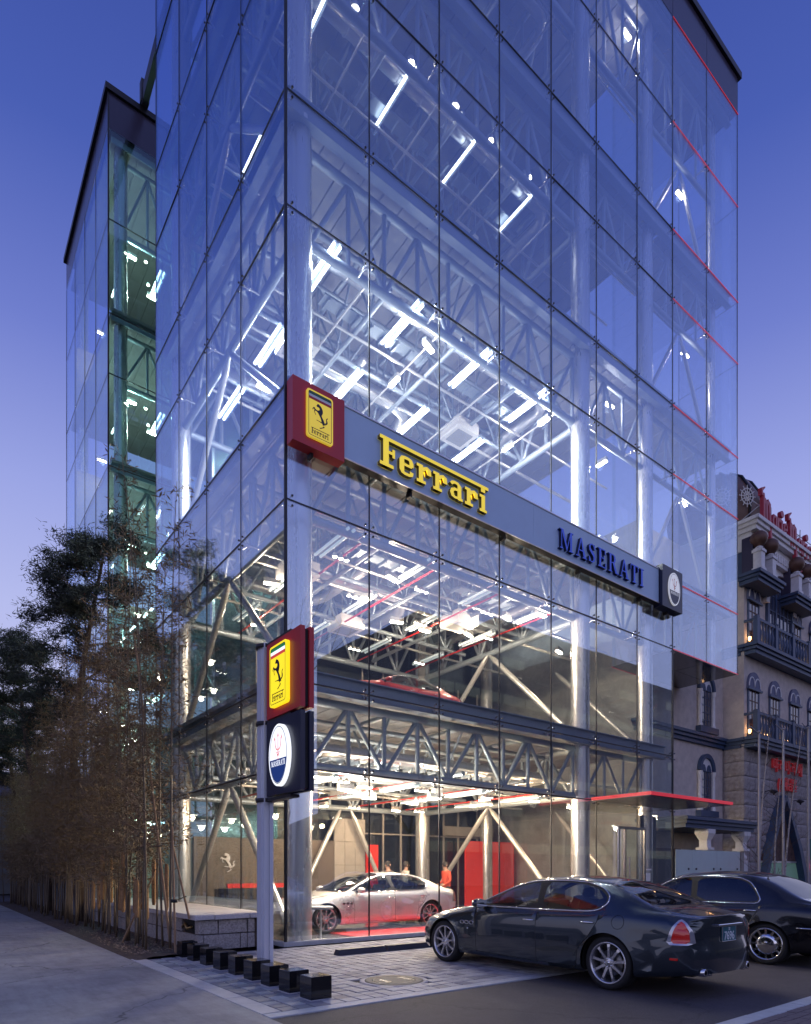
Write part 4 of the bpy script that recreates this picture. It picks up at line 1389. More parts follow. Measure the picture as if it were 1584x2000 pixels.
for k, l in FLOODS.items():
    for (x, y) in l:
        lamp(x, y, TZ[k][0] - (.02 if k else .06), 'flood', POW[k], (1, .68, .38) if k == 0 else ((1, .80, .57) if k == 1 else (1, .94, .86)), rz=R2.choice((0, .3, -.3, PI / 2)))
for (x, y, z) in ((16.05, .85, 25.9), (16.4, .85, 20.3), (16.3, .85, 14.85), (11.9, .9, 16.5), (11.5, .9, 12.0), (13.0, 1.0, 29.4)):
    lamp(x, y, z, 'flood', 60, (1, .93, .86))
# small display spots in groups of four, ground and first floor
for k in (0, 1):
    for (x, y) in ((2.0, 1.2), (3.4, 2.8), (4.6, 1.4), (6.0, 3.2), (7.0, 1.4), (8.4, 2.8), (3.0, 5.4), (5.6, 6.2), (8.2, 6.0)):
        for q in range(3): lamp(x + q * .16, y + .25, TZ[k][0] - .10, 'spot')
for (x, y) in ((2.2, 1.3), (3.6, 2.4), (5.0, 1.4)):  # floods added over the silver car to brighten it
    lamp(x, y, 3.45, 'flood', 480, (1, .90, .76))
# rear block and the recess: cooler, greener light
for k in range(5):
    zb = TZ[k][0]
    lamp(1.1, 15.8, zb - .1, 'flood', 330, (.66, 1, .95)); lamp(2.3, 17.2, zb - .1, 'flood', 300, (.85, 1, .88))
    lamp(.9, 16.6, zb - .25, 'twin'); lamp(2.2, 15.6, zb - .25, 'twin')
    for (x, y) in ((.7, 15.1), (1.5, 15.2), (1.9, 16.3), (.6, 16.0)):
        lamp(x, y, zb - .3 - .5 * ((x * 7) % 1), 'spot')
    lamp(1.0, 20.5, zb - .1, 'flood', 90, (1, 1, .9))
for k in range(5):
    fl = FL[k] + .01
    MB().box((.2, 22.0, fl), (9.8, 22.1, fl + 3.2)).build('back_wall', M['wallgrey'], B)

# entrance: red edged canopy, stainless door frame, red notices
cp = MB().box((9.75, -1.86, 3.50), (14.15, -.04, 3.56), bev=.01)
cpo = cp.build('canopy', M['spandrel'], B)
MB().box((9.70, -1.92, 3.52), (14.2, -1.86, 3.605)).build('canopy_edge', M['red_line'], cpo)
MB().box((9.69, -1.86, 3.52), (9.75, -.04, 3.605)).build('canopy_edge', M['red_line'], cpo)
MB().box((9.76, -1.85, 3.562), (14.14, -.05, 3.60)).build('canopy_top', M['red'], cpo)
en = MB()
for x in (10.98, 11.30, 12.18, 12.34): en.box((x - .03, -.10, .02), (x + .03, -.03, 2.75))
en.box((10.95, -.10, 2.75), (12.37, -.03, 2.83))
eno = en.build('entrance_door_frame', M['stainless'], B)
MB().box((11.33, -.075, .03), (12.15, -.055, 2.75)).build('door_leaf', M['inner_glass'], eno)
MB().tube((11.42, -.15, .7), (11.42, -.15, 1.9), .018, n=8).build('door_handle', M['stainless'], eno)
for (x0, x1, z0, z1, m) in ((12.50, 12.75, 1.16, 1.42, 'white'), (12.48, 12.74, .75, .98, 'letter_side'), (12.52, 12.82, 1.50, 1.55, 'white'), (12.65, 13.25, 1.0, 1.07, 'red')):
    MB().box((x0, -.022, z0), (x1, -.014, z1)).build('door_notice', M[m], B)
MB().box((13.0, .5, .02), (13.95, .6, 3.3)).build('lobby_wall', M['walldark'], B)
MB().box((10.4, 3.0, .02), (13.9, 3.1, 3.3)).build('lobby_wall', M['walldark'], B) if False else None
# small silver horse on the display wall is built with the signs
# ------------------------------------------------------------------ signs
HORSE = [(.36, .985), (.40, .995), (.42, 1.0), (.45, .985), (.50, .965), (.55, .93), (.60, .86), (.63, .78), (.63, .70), (.60, .62), (.565, .565), (.60, .50), (.66, .42), (.70, .34),
         (.735, .285), (.79, .275), (.84, .30), (.87, .36), (.86, .43), (.83, .49), (.855, .535), (.90, .555), (.865, .56), (.90, .60), (.85, .575), (.80, .53), (.79, .46), (.80, .39), (.785, .335),
         (.745, .32), (.745, .26), (.76, .20), (.72, .225), (.68, .21), (.66, .175), (.655, .13), (.59, .075), (.52, .045), (.46, .0), (.52, -.005), (.60, .045), (.70, .10), (.715, .14),
         (.62, .20), (.60, .245), (.50, .26), (.38, .285), (.33, .275), (.31, .305), (.36, .305), (.50, .295), (.57, .30), (.545, .38), (.52, .45), (.46, .53), (.39, .62), (.33, .66),
         (.245, .665), (.235, .62), (.26, .55), (.30, .49), (.26, .50), (.215, .575), (.20, .66), (.215, .70), (.17, .73), (.155, .68), (.13, .655), (.115, .70), (.165, .775), (.205, .80), (.27, .735), (.345, .715), (.40, .72), (.455, .755), (.475, .81), (.45, .85),
         (.41, .865), (.37, .855), (.325, .875), (.315, .91), (.345, .935)]
def rrect(x0, y0, x1, y1, r, n=5):
    q = []
    for (cx, cy_, a0) in ((x1 - r, y0 + r, -PI / 2), (x1 - r, y1 - r, 0), (x0 + r, y1 - r, PI / 2), (x0 + r, y0 + r, PI)):
        q += [(cx + r * math.cos(a0 + PI / 2 * k / n), cy_ + r * math.sin(a0 + PI / 2 * k / n)) for k in range(n + 1)]
    return q
def ellipse(cx, cy_, a, b, n=40):
    return [(cx + a * math.cos(2 * PI * k / n), cy_ + b * math.sin(2 * PI * k / n)) for k in range(n)]
def stroke(pts, w):
    """outline of a bent stroke, w constant or one width per point"""
    ws = w if isinstance(w, (list, tuple)) else [w] * len(pts)
    L, Rr = [], []
    for i, p in enumerate(pts):
        a = pts[max(0, i - 1)]; b = pts[min(len(pts) - 1, i + 1)]
        d = Vector((b[0] - a[0], b[1] - a[1])).normalized()
        n = Vector((-d.y, d.x)) * ws[i] / 2
        L.append((p[0] + n.x, p[1] + n.y)); Rr.append((p[0] - n.x, p[1] - n.y))
    return L + Rr[::-1]
def rect(x0, y0, x1, y1): return [(x0, y0), (x1, y0), (x1, y1), (x0, y1)]
def arc(cx, cy_, rx, ry, a0, a1, n=8):
    return [(cx + rx * math.cos(math.radians(a0 + (a1 - a0) * k / n)), cy_ + ry * math.sin(math.radians(a0 + (a1 - a0) * k / n))) for k in range(n + 1)]

# slab letters of the yellow name: cap height 1, each a list of outlines
SLAB = {
 'F': (.52, [rect(.10, .0, .27, 1.0), rect(0, 0, .42, .115), rect(0, .885, 3.72, 1.0), rect(.27, .46, .46, .56), rect(.38, .37, .46, .66)]),
 'e': (.50, [stroke([(.06, .36), (.40, .36)], .09), stroke([(.39, .36), (.39, .50), (.36, .575), (.30, .60), (.18, .60), (.115, .575), (.085, .50), (.085, .15), (.115, .075), (.18, .05), (.32, .05), (.385, .08), (.40, .19)], [.13, .13, .12, .10, .10, .12, .15, .15, .12, .10, .10, .11, .12])]),
 'r': (.48, [rect(.06, 0, .20, .64), rect(-.01, 0, .29, .10), rect(-.01, .54, .10, .64), stroke([(.18, .44), (.25, .55), (.34, .59), (.40, .56), (.41, .36)], [.09, .10, .11, .12, .13])]),
 'a': (.50, [stroke([(.06, .50), (.12, .575), (.20, .60), (.30, .585), (.36, .52), (.36, .05)], [.10, .11, .10, .11, .14, .14]), rect(.30, 0, .48, .10), stroke([(.36, .36), (.20, .355), (.11, .30), (.085, .20), (.12, .09), (.20, .055), (.30, .07), (.36, .14)], [.09, .10, .12, .13, .12, .09, .09, .08])]),
 'i': (.30, [rect(.06, 0, .20, .64), rect(-.01, 0, .27, .10), rect(-.01, .54, .10, .64), rect(.04, .74, .20, .88)]),
}
# serif capitals
def serif_v(x, w, h=1, a=.5, b=.5): return [rect(x, 0, x + w, h), rect(x - a * w, 0, x + w + b * w, .055), rect(x - a * w, h - .055, x + w + b * w, h)]
SERIF = {
 'M': (1.08, [rect(.10, 0, .155, .97), rect(0, 0, .26, .05), rect(-.01, .95, .20, 1.0), [(.10, 1.0), (.26, 1.0), (.56, .16), (.50, 0)], [(.50, 0), (.545, .0), (.86, 1.0), (.80, 1.0)], rect(.78, 0, .93, 1.0), rect(.68, 0, 1.03, .05), rect(.80, .95, 1.03, 1.0)]),
 'A': (.86, [[(.38, 1.02), (.47, 1.02), (.82, 0), (.64, 0)], [(.38, 1.02), (.43, .90), (.16, 0), (.10, 0)], rect(.22, .33, .58, .39), rect(0, 0, .28, .05), rect(.54, 0, .90, .05)]),
 'S': (.66, [stroke([(.50, .74), (.47, .88), (.38, .955), (.27, .965), (.15, .91), (.11, .79), (.15, .66), (.30, .545), (.44, .44), (.50, .31), (.47, .14), (.36, .05), (.24, .035), (.12, .09), (.07, .27)], [.05, .07, .06, .06, .10, .14, .16, .18, .17, .15, .11, .07, .06, .07, .05]), rect(.48, .72, .54, .98), rect(.045, .02, .105, .30)]),
 'E': (.74, serif_v(.10, .155, 1, .65, .2) + [rect(.24, .94, .62, 1.0), rect(.56, .74, .62, 1.0), rect(.24, 0, .66, .055), rect(.60, 0, .66, .28), rect(.24, .48, .50, .535), rect(.45, .38, .50, .64)]),
 'R': (.84, serif_v(.10, .155, 1, .65, .5) + [stroke([(.24, .97), (.42, .965), (.53, .90), (.565, .76), (.53, .60), (.42, .53), (.24, .525)], [.05, .06, .12, .155, .12, .06, .05]), [(.36, .53), (.52, .53), (.80, 0), (.62, 0)], rect(.60, 0, .90, .05)]),
 'T': (.76, [rect(.295, 0, .45, 1.0), rect(.19, 0, .555, .05), rect(0, .94, .745, 1.0), rect(0, .70, .055, 1.0), rect(.69, .70, .745, 1.0)]),
 'I': (.40, serif_v(.10, .155, 1, .65, .65)),
}
def letters(parent, s, font, x0, z0, h, fr, depth, mf, ms, gap=.04, sx_=1.0, nm='letter', step=None):
    """each character one mesh: overlapping strokes are stepped half a millimetre so no two faces coincide"""
    x = x0
    for ch in s:
        adv, polys = font[ch]
        b = MB()
        for i, poly in enumerate(polys):
            o = -i * (.0006 if step is None else step)
            b.prism([(x + px * h * sx_, z0 + pz * h) for px, pz in poly], depth - o, lambda a, c, d, o=o: fr(a, c, d + o), 0, mi_side=1)
        b.build(nm, [mf, ms], parent)
        x += (adv + gap) * h * sx_
    return x

def trident_polys(cx, cz, s):
    P = []
    P.append([(cx - .035 * s, cz - .02 * s), (cx + .035 * s, cz - .02 * s), (cx + .02 * s, cz + .62 * s), (cx + .07 * s, cz + .60 * s), (cx, cz + .80 * s), (cx - .07 * s, cz + .60 * s), (cx - .02 * s, cz + .62 * s)])
    for sg in (1, -1):
        P.append(stroke([(cx + sg * .05 * s, cz + .06 * s), (cx + sg * .17 * s, cz + .12 * s), (cx + sg * .25 * s, cz + .27 * s), (cx + sg * .27 * s, cz + .46 * s), (cx + sg * .36 * s, cz + .60 * s)], [.06 * s, .06 * s, .06 * s, .05 * s, .015 * s]))
        P.append([(cx + sg * .22 * s, cz + .50 * s), (cx + sg * .40 * s, cz + .68 * s), (cx + sg * .33 * s, cz + .47 * s)])
    P.append(rect(cx - .20 * s, cz - .065 * s, cx + .20 * s, cz - .03 * s))
    P.append([(cx - .11 * s, cz - .09 * s), (cx + .11 * s, cz - .09 * s), (cx, cz - .26 * s)])
    P.append(rect(cx - .055 * s, cz - .33 * s, cx + .055 * s, cz - .29 * s))
    return P

def horse_badge(parent, x0, x1, z0, z1, fr, my, mg, mw, mr, th=.05, big_text=True):
    w = x1 - x0; h = z1 - z0
    b = MB().prism(rrect(x0, z0, x1, z1, w * .09), th, lambda a, c, d: fr(a, c, d - th))
    bo = b.build('yellow_badge', my, parent)
    e = .004
    F_ = lambda lay: (lambda a, c, d: fr(a, c, d - th - e * lay))
    m = w * .055
    k = MB().prism(rrect(x0 + m, z0 + m, x1 - m, z1 - m, w * .07), .001, F_(.5), holes=[rrect(x0 + m + w * .018, z0 + m + w * .018, x1 - m - w * .018, z1 - m - w * .018, w * .06)])
    k.build('border_line', M['ink'], bo)
    y = z1 - m - w * .02; sh = h * .052
    for q, mm in enumerate((mg, mw, mr)):
        MB().prism(rect(x0 + m + w * .02, y - sh * (q + 1), x1 - m - w * .02, y - sh * q), .001, F_(.4 + q * .02)).build('stripe', mm, bo)
    hs = h * .50
    hx = (x0 + x1) / 2 - hs * .5 * .98; hz = z0 + h * .255
    MB().prism([(hx + a * hs * .98, hz + c * hs) for a, c in HORSE], .002, F_(.6)).build('horse', M['ink'], bo)
    th_ = h * .125
    letters(bo, 'Ferrari', SLAB, x0 + w * .16, z0 + h * .085, th_, F_(.7), .001, M['ink'], M['ink'], gap=.05, sx_=w * .68 / (th_ * 3.62), step=.00004)
    return bo

def oval_badge(parent, cx, cz, a, b_, fr, mw, mn, mt, th=.04):
    bo = MB().prism(ellipse(cx, cz, a, b_), th, lambda x, c, d: fr(x, c, d - th)).build('oval_badge', mw, parent)
    e = .004
    F_ = lambda lay: (lambda x, c, d: fr(x, c, d - th - e * lay))
    MB().prism(ellipse(cx, cz, a * .90, b_ * .93), .001, F_(.4), holes=[ellipse(cx, cz, a * .86, b_ * .905)]).build('border_line', M['sign_navy'], bo)
    lo = [(cx + a * .85 * math.cos(t), cz + b_ * .895 * math.sin(t)) for t in np.linspace(math.radians(188), math.radians(352), 24)]
    MB().prism(lo, .001, F_(.5)).build('lower_field', mn, bo)
    tb = MB()
    for i, p in enumerate(trident_polys(cx, cz + b_ * .12, a * 1.15)): tb.prism(p, .001, (lambda q: (lambda x, c, d: fr(x, c, d - th - e * .6 - q * .0001)))(i))
    tb.build('trident', mt, bo)
    th_ = b_ * .17
    letters(bo, 'MASERATI', SERIF, cx - a * .70, cz - b_ * .345, th_, F_(.8), .001, mw, mw, gap=.06, sx_=a * 1.42 / (th_ * 6.6), step=.00004)
    return bo

# fascia sign across the front
fs = thing('fascia_sign', 'long grey fascia sign with yellow and blue raised names across the glass front', 'sign', (0, 0, 0))
fr0 = lambda y: (lambda a, c, d: (a, y + d, c))
for (x0, x1) in ((1.19, 6.98), (6.985, 12.86)):
    MB().box((x0, -.24, 9.97), (x1, -.06, 11.02)).build('panel', M['sign_grey'], fs)
t = MB(); t.box((1.19, -.262, 11.02), (12.86, -.05, 11.05)); t.box((1.19, -.262, 9.952), (12.86, -.238, 9.97)); t.build('trim', M['sign_trim'], fs)
MB().box((1.19, -.23, 9.955), (12.86, -.05, 9.968)).build('underside_shade', M['darkmetal'], fs)  # dark plate: the sign's shaded underside put into its colour
rb = MB().box((-.0, -.30, 9.83), (1.17, -.06, 11.08)).build('red_box', M['sign_red'], fs); rb.location = (.0, 0, -.06)
rb.location = (0, 0, 0)
horse_badge(rb, .285, .87, 10.0, 10.93, fr0(-.30), M['yellow'], M['flag_green'], M['white'], M['flag_red'])
nb = MB().box((12.88, -.36, 9.86), (14.06, -.06, 11.17)).build('navy_box', M['sign_navy'], fs)
oval_badge(nb, 13.52, 10.51, .33, .52, fr0(-.36), M['badge_white'], M['sign_navy'], M['trident'])
letters(fs, 'Ferrari', SLAB, 2.03, 10.13, .63, fr0(-.335), .09, M['letter_yellow'], M['letter_side'], gap=.072, sx_=1.37)
letters(fs, 'MASERATI', SERIF, 7.93, 10.16, .53, fr0(-.335), .09, M['letter_blue'], M['letter_bside'], gap=.165, sx_=1.02)
for (x, z) in ((.5, 9.75), (3.0, 9.84), (6.0, 9.84), (9.0, 9.84), (12.0, 9.84), (13.5, 9.78)):
    MB().box((x - .03, -.16, z), (x + .03, -.02, z + .12)).build('bracket', M['darkmetal'], fs)

# pylon at the corner
py = thing('pylon_sign', 'slim aluminium pylon carrying a lit red sign above a lit navy sign', 'sign', (-1.30, -1.86, 0))
pl = MB()
pl.box((-.085, -.11, .0), (.085, .11, 5.12)); pl.box((-.10, -.06, .0), (-.085, .06, 5.12)); pl.box((.085, -.06, .0), (.10, .06, 5.12))
for (a, b_) in ((-.05, -.135), (.05, -.135), (-.05, .11), (.05, .11)): pl.box((a - .03, b_, 0), (a + .03, b_ + .025, 5.12))
pl.build('pole', M['pylon_alu'], py)
MB().box((-.16, -.19, .0), (.16, .19, .03)).build('foot_plate', M['darkmetal'], py)
frp = lambda a, c, d: (-.06 + d, -a, c)     # a runs away from the pole towards the street
for (z0, z1, m) in ((3.875, 5.05, 'sign_red'), (2.665, 3.825, 'sign_navy')):
    p1 = MB().prism([(.19, z0), (1.31, z0), (1.31, z1), (.19, z1)], .075, frp).build('sign_box', M[m], py)
    MB().prism([(.20, z0), (1.31, z0), (1.31, z1), (.20, z1)], .075, lambda a, c, d: (.085 + d, -a, c)).build('sign_box', M[m], py)
    MB().box((.015, -1.27, z0 + .03), (.085, -.18, z1 - .03)).build('sign_core', M['black'], py)
    if m == 'sign_red':
        horse_badge(p1, .42, .98, z0 + .13, z1 - .12, frp, M['yellow_lit'], M['flag_green_lit'], M['white_lit'], M['flag_red_lit'], th=.06)
    else:
        oval_badge(p1, .71, (z0 + z1) / 2 - .0, .32, .47, frp, M['white_lit'], M['navy_lit'], M['trident_lit'], th=.06)
for z in (5.08, 3.845, 2.62):
    c = MB(); c.lathe([(.115, -.03), (.15, -.03), (.15, .03), (.115, .03)], 20, (0, 0, z)); c.beam((.04, -.1, z), (.04, -.95, z), .15, .045); c.build('collar', M['darkmetal'], py)

# silver horse on the display wall inside, with a small red line of writing
hz = thing('horse_emblem', 'polished silver rearing horse emblem on the warm display wall inside', 'emblem', (0, 0, 0))
MB().prism([(1.75 + a * .62, 1.45 + c * .60) for a, c in HORSE], .05, lambda a, c, d: (a, 8.09 + d, c)).build('horse', M['whitetrim'], hz)
# ------------------------------------------------------------------ wedding hall on the right
H = thing('wedding_hall', 'ornate stucco hall with blue balconies, copper balls and rough stone base', 'building', (0, 0, 0))
UX, VF, VW = 22.15, 1.4, 2.3          # corner, front wall, recessed wing
wl_ = MB()
wl_.box((UX, VF, 6.8), (34, 16, 15.7)); wl_.box((15.6, VW, -.05), (UX, 14, 14.6)); wl_.box((UX + .12, VF + .12, -.05), (34, 16, 6.8))
wl_.build('wall', M['stucco'], H)
RS = random.Random(11)
# rough stone base, block by block: front and the short return
def stone_mesh(w, h, d, seed):
    r = random.Random(seed)
    nx, nz = max(3, int(w / .11)), 6
    v = []; f = []
    for j in range(nz + 1):
        for i in range(nx + 1):
            e = (i in (0, nx)) or (j in (0, nz))
            v.append((i / nx * w, 0 if e else -r.uniform(.012, .05), j / nz * h))
    for j in range(nz):
        for i in range(nx): a = j * (nx + 1) + i; f.append((a, a + 1, a + nx + 2, a + nx + 1))
    b = MB(); b.add(v, f)
    b.add([(0, 0, 0), (w, 0, 0), (w, d, 0), (0, d, 0), (0, 0, h), (w, 0, h), (w, d, h), (0, d, h)], [(0, 1, 2, 3), (7, 6, 5, 4), (0, 3, 7, 4), (1, 5, 6, 2)])
    return b.mesh('stone_block', M['stone'])
SM = [stone_mesh(1.03, .595, .13, i) for i in range(6)]
SH = [stone_mesh(.50, .595, .13, 20 + i) for i in range(4)]
SQ = [stone_mesh(.88, .595, .13, 40 + i) for i in range(4)]
for j in range(11):
    z = .02 + j * .615
    x = UX + (0 if j % 2 else 0)
    k = 0
    while x < 32:
        half = (k == 0 and j % 2 == 1)
        o = link('stone_block', RS.choice(SH if half else SM), H); o.location = (x, VF + RS.uniform(-.012, .012), z)
        x += .52 if half else 1.05; k += 1
    o = link('stone_block', SQ[j % 4], H); o.location = (UX + RS.uniform(-.008, .008), VW - .01, z); o.rotation_euler = (0, 0, -PI / 2)
# ledges: stepped blue cornices
def ledge(x0, y0, x1, y1, z, h=.42):
    b = MB()
    b.box((x0 + .16, y0 + .16, z), (x1 - .16, y1, z + h * .38)); b.box((x0 + .08, y0 + .08, z + h * .38), (x1 - .08, y1, z + h * .7)); b.box((x0, y0, z + h * .7), (x1, y1, z + h))
    return b
b = ledge(15.4, VW - .28, UX + .05, VW + .1, 6.76); b.build('cornice', M['bluewood'], H)
for z in (6.72, 10.66):
    ledge(UX - .12, .78, 31.5, VF + .1, z, .44).build('balcony_floor', M['bluewood'], H)
    ledge(UX - .18, VF - .05, UX + .1, VW + .02, z, .42).build('cornice', M['bluewood'], H)
bal = MB().lathe([(.05, 0), (.07, .03), (.045, .10), (.075, .28), (.085, .40), (.05, .56), (.035, .70), (.06, .80), (.06, .86)], 10).mesh('baluster', M['bluewood'])
for z in (7.16, 11.10):
    rl = MB(); rl.box((UX - .02, .84, z + .90), (31, .98, z + 1.02)); rl.box((UX - .02, .84, z), (31, .98, z + .05)); rl.box((UX - .02, .86, z + .92), (UX + .08, VF, z + 1.02))
    rl.build('balcony_rail', M['bluewood'], H)
    x = UX + .35; k = 0
    while x < 30.6:
        if k % 6 == 5:
            p_ = MB(); p_.box((x - .10, .82, z), (x + .10, 1.0, z + 1.06)); p_.box((x - .12, .80, z + 1.06), (x + .12, 1.02, z + 1.12)); p_.build('balcony_post', M['bluewood'], H)
        else:
            o = link('baluster', bal, H); o.location = (x, .91, z + .04)
        x += .29; k += 1
    p_ = MB(); p_.box((UX - .06, .82, z), (UX + .16, 1.0, z + 1.08)); p_.build('balcony_post', M['bluewood'], H)
# windows with a scalloped tympanum
def hall_window(x, z, w, h, y, arch=True, mull=3, frame='bluewood', white=True, wall=VF):
    hw = w / 2
    f = MB()
    f.box((x - hw, y - .03, z), (x - hw + .10, y + .06, z + h)); f.box((x + hw - .10, y - .03, z), (x + hw, y + .06, z + h))
    f.box((x - hw + .10, y - .03, z), (x + hw - .10, y + .06, z + .08))
    fo = f.build('window', M[frame], H)
    MB().box((x - hw + .10, y - .012, z + .08), (x + hw - .10, y + .0, z + h)).build('pane', M['winglass'], fo)
    g2 = MB()
    for k in range(1, mull):
        xx = x - hw + .1 + (w - .2) * k / mull; g2.box((xx - .02, y - .03, z + .08), (xx + .02, y - .013, z + h))
    for k in range(1, 4):
        zz = z + .08 + (h - .08) * k / 4; g2.box((x - hw + .1, y - .032, zz - .018), (x + hw - .1, y - .014, zz + .018))
    g2.build('glazing_bar', M['brownwood'] if not white else M[frame], fo)
    if arch:
        pts = [(x - hw - .06, z + h), (x + hw + .06, z + h)] + [(x + (hw + .06) * math.cos(a), z + h + .12 + (hw + .10) * math.sin(a)) for a in np.linspace(0, PI, 16)]
        MB().prism(pts, .12, lambda a, c, d: (a, y - .06 + d, c)).build('tympanum', M['awning'], fo)
        for s_ in (-1, 1):
            q = [(x + s_ * hw * .5 + hw * .5 * math.cos(a), z + h + .10 + hw * .75 * math.sin(a)) for a in np.linspace(0, PI, 12)]
            MB().prism(stroke(q, .045), .03, lambda a, c, d: (a, y - .085 + d, c)).build('scallop', M['whitetrim'], fo)
        MB().box((x - hw - .12, y - .12, z + h - .06), (x + hw + .12, y - .04, z + h + .02)).build('lintel', M['bluewood'], fo)
    return fo
for z in (7.2,):
    for x in (22.95, 25.0, 27.1, 29.2): hall_window(x, z, 1.05, 2.1, VF - .03, white=False)
for x in (22.95, 27.3, 29.4): hall_window(x, 11.15, 1.05, 1.95, VF - .03, white=False)
# tall central arched window
f = MB(); f.box((24.15, VF - .12, 11.1), (24.35, VF + .02, 14.4)); f.box((26.65, VF - .12, 11.1), (26.9, VF + .02, 15.0)); f.box((25.0, VF - .10, 11.1), (25.12, VF, 14.3))
fo = f.build('arched_window', M['bluewood'], H)
pts = [(24.35, 11.1), (26.65, 11.1)] + [(25.5 + 1.15 * math.cos(a), 13.5 + 1.25 * math.sin(a)) for a in np.linspace(0, PI, 20)]
MB().prism(pts, .05, lambda a, c, d: (a, VF - .045 + d, c)).build('pane', M['winglass'], fo)
g2 = MB()
for x in (24.75, 25.5, 25.9, 26.3): g2.box((x - .025, VF - .075, 11.1), (x + .025, VF - .047, 14.5))
for k in range(1, 5): g2.box((24.35, VF - .077, 11.1 + k * .68 - .02), (26.65, VF - .048, 11.1 + k * .68 + .02))
g2.build('glazing_bar', M['bluewood'], fo)
q = [(25.5 + 1.42 * math.cos(a), 13.5 + 1.5 * math.sin(a)) for a in np.linspace(-.1, PI + .1, 24)]
MB().prism(stroke(q, .30), .16, lambda a, c, d: (a, VF - .16 + d, c)).build('arch_band', M['whitetrim'], fo)
# oriel shelves, white posts with copper balls
for (x0, x1) in ((21.75, 24.2), (25.4, 28.0)):
    s_ = ledge(x0, .55, x1, VF + .1, 13.55, .42); s_.build('oriel_shelf', M['bluewood'], H)
    MB().box((x0 + .2, .95, 13.97), (x1 - .15, VF, 15.5)).build('oriel_wall', M['spandrel'], H)
for x in (22.15, 23.2, 25.85, 26.95):
    p_ = MB(); p_.box((x - .17, .62, 13.97), (x + .17, .95, 14.92)); p_.box((x - .22, .58, 14.75), (x + .22, .99, 14.86)); p_.box((x - .22, .58, 13.97), (x + .22, .99, 14.10))
    p_.lathe([(.20, 14.92), (.16, 14.97), (.09, 15.02)], 14, (x, .785, 0))
    po = p_.build('oriel_post', M['whitetrim'], H)
    MB().lathe([(.01, -.33), (.18, -.29), (.32, -.13), (.35, .02), (.30, .18), (.18, .29), (.01, .33)], 20, (x, .80, 15.33)).build('copper_ball', M['copper'], po)
# frieze and cornice
MB().box((UX - .1, VF - .35, 15.05), (33, VF + .2, 15.75)).build('frieze', M['whitetrim'], H)
dn_ = MB().box((0, 0, 0), (.10, .05, .30)).mesh('dentil', M['whitetrim'])
x = 22.2
while x < 31: o = link('dentil', dn_, H); o.location = (x, VF - .40, 15.2); x += .24
cb = ledge(UX - .35, VF - .75, 33, VF + .3, 15.75, .5); cb.build('roof_cornice', M['whitetrim'], H)
cb = ledge(UX - .35, VF + .3, UX + .3, 12, 15.75, .5); cb.build('roof_cornice', M['whitetrim'], H)
MB().box((UX - .05, VF + .2, 15.05), (UX + .05, 9, 15.75)).build('frieze', M['whitetrim'], H)
MB().box((UX - .03, VF + .02, 13.97), (UX + .04, 2.6, 15.05)).build('blue_panel', M['bluewood'], H)
# brown dome with spoked white rosettes
dm = MB(); dc = (25.2, 4.2, 17.7)
dm.lathe([(1.75, -.6), (2.0, .0), (2.12, .7), (2.0, 1.4), (1.6, 2.1), (.95, 2.6), (.4, 2.8), (.01, 2.95)], 28, dc)
dmo = dm.build('dome', M['dome'], H)
rbm = MB()
for k in range(12):
    a = 2 * PI * k / 12 + .2
    rbm.path([(dc[0] + r * math.cos(a), dc[1] + r * math.sin(a), dc[2] + z) for r, z in ((2.03, 0), (2.15, .7), (2.03, 1.4), (1.63, 2.12), (.97, 2.63))], .06, 6)
rbm.build('dome_rib', M['darkmetal'], dmo)
for a in (3.75, 4.27, 4.79):
    cx, cy_ = dc[0] + 2.17 * math.cos(a), dc[1] + 2.17 * math.sin(a)
    t_ = Vector((-math.sin(a), math.cos(a), 0)); n_ = Vector((math.cos(a), math.sin(a), 0)); u_ = Vector((0, 0, 1))
    P_ = lambda p, r: tuple(Vector((cx, cy_, dc[2] + .85)) + t_ * (r * math.cos(p) * .85) + u_ * (r * math.sin(p)) + n_ * .02)
    ro = MB(); ro.path([P_(p, .36) for p in np.linspace(0, 2 * PI, 21)], .022, 5); ro.path([P_(p, .2) for p in np.linspace(0, 2 * PI, 15)], .018, 5)
    for k in range(12): ro.tube(P_(k * PI / 6, .05), P_(k * PI / 6, .50), .018, n=5)
    ro.build('rosette', M['whitetrim'], dmo)
# roof lettering: slanted red script on a light metal frame
rt = thing('roof_lettering', 'purple red script letters on a metal frame along the hall roof edge', 'sign', (0, 0, 0))
frL = lambda a, c, d: (a, .72 + d, c)
def put(polys, nm='letter'):
    b_ = MB()
    for i, p in enumerate(polys): b_.prism(p, .16, (lambda q: (lambda a, c, d: frL(a, c, d + q * .0007)))(i))
    b_.build(nm, M['neon_red'], rt)
def M_(x, z):
    return [stroke([(x + .22, z + 1.48), (x - .05, z + 1.30), (x - .02, z + 1.12), (x + .12, z + 1.16), (x + .16, z + .95), (x + .18, z)], [.05, .16, .16, .15, .16, .16]), stroke([(x + .14, z + .70), (x + .30, z + .98), (x + .40, z + .9), (x + .42, z + .04)], [.1, .14, .18, .15]),
            stroke([(x + .40, z + .70), (x + .56, z + 1.02), (x + .68, z + .92), (x + .72, z + .2), (x + .84, z - .5), (x + 1.10, z - .95), (x + 1.38, z - .78)], [.1, .14, .18, .15, .15, .13, .05])]
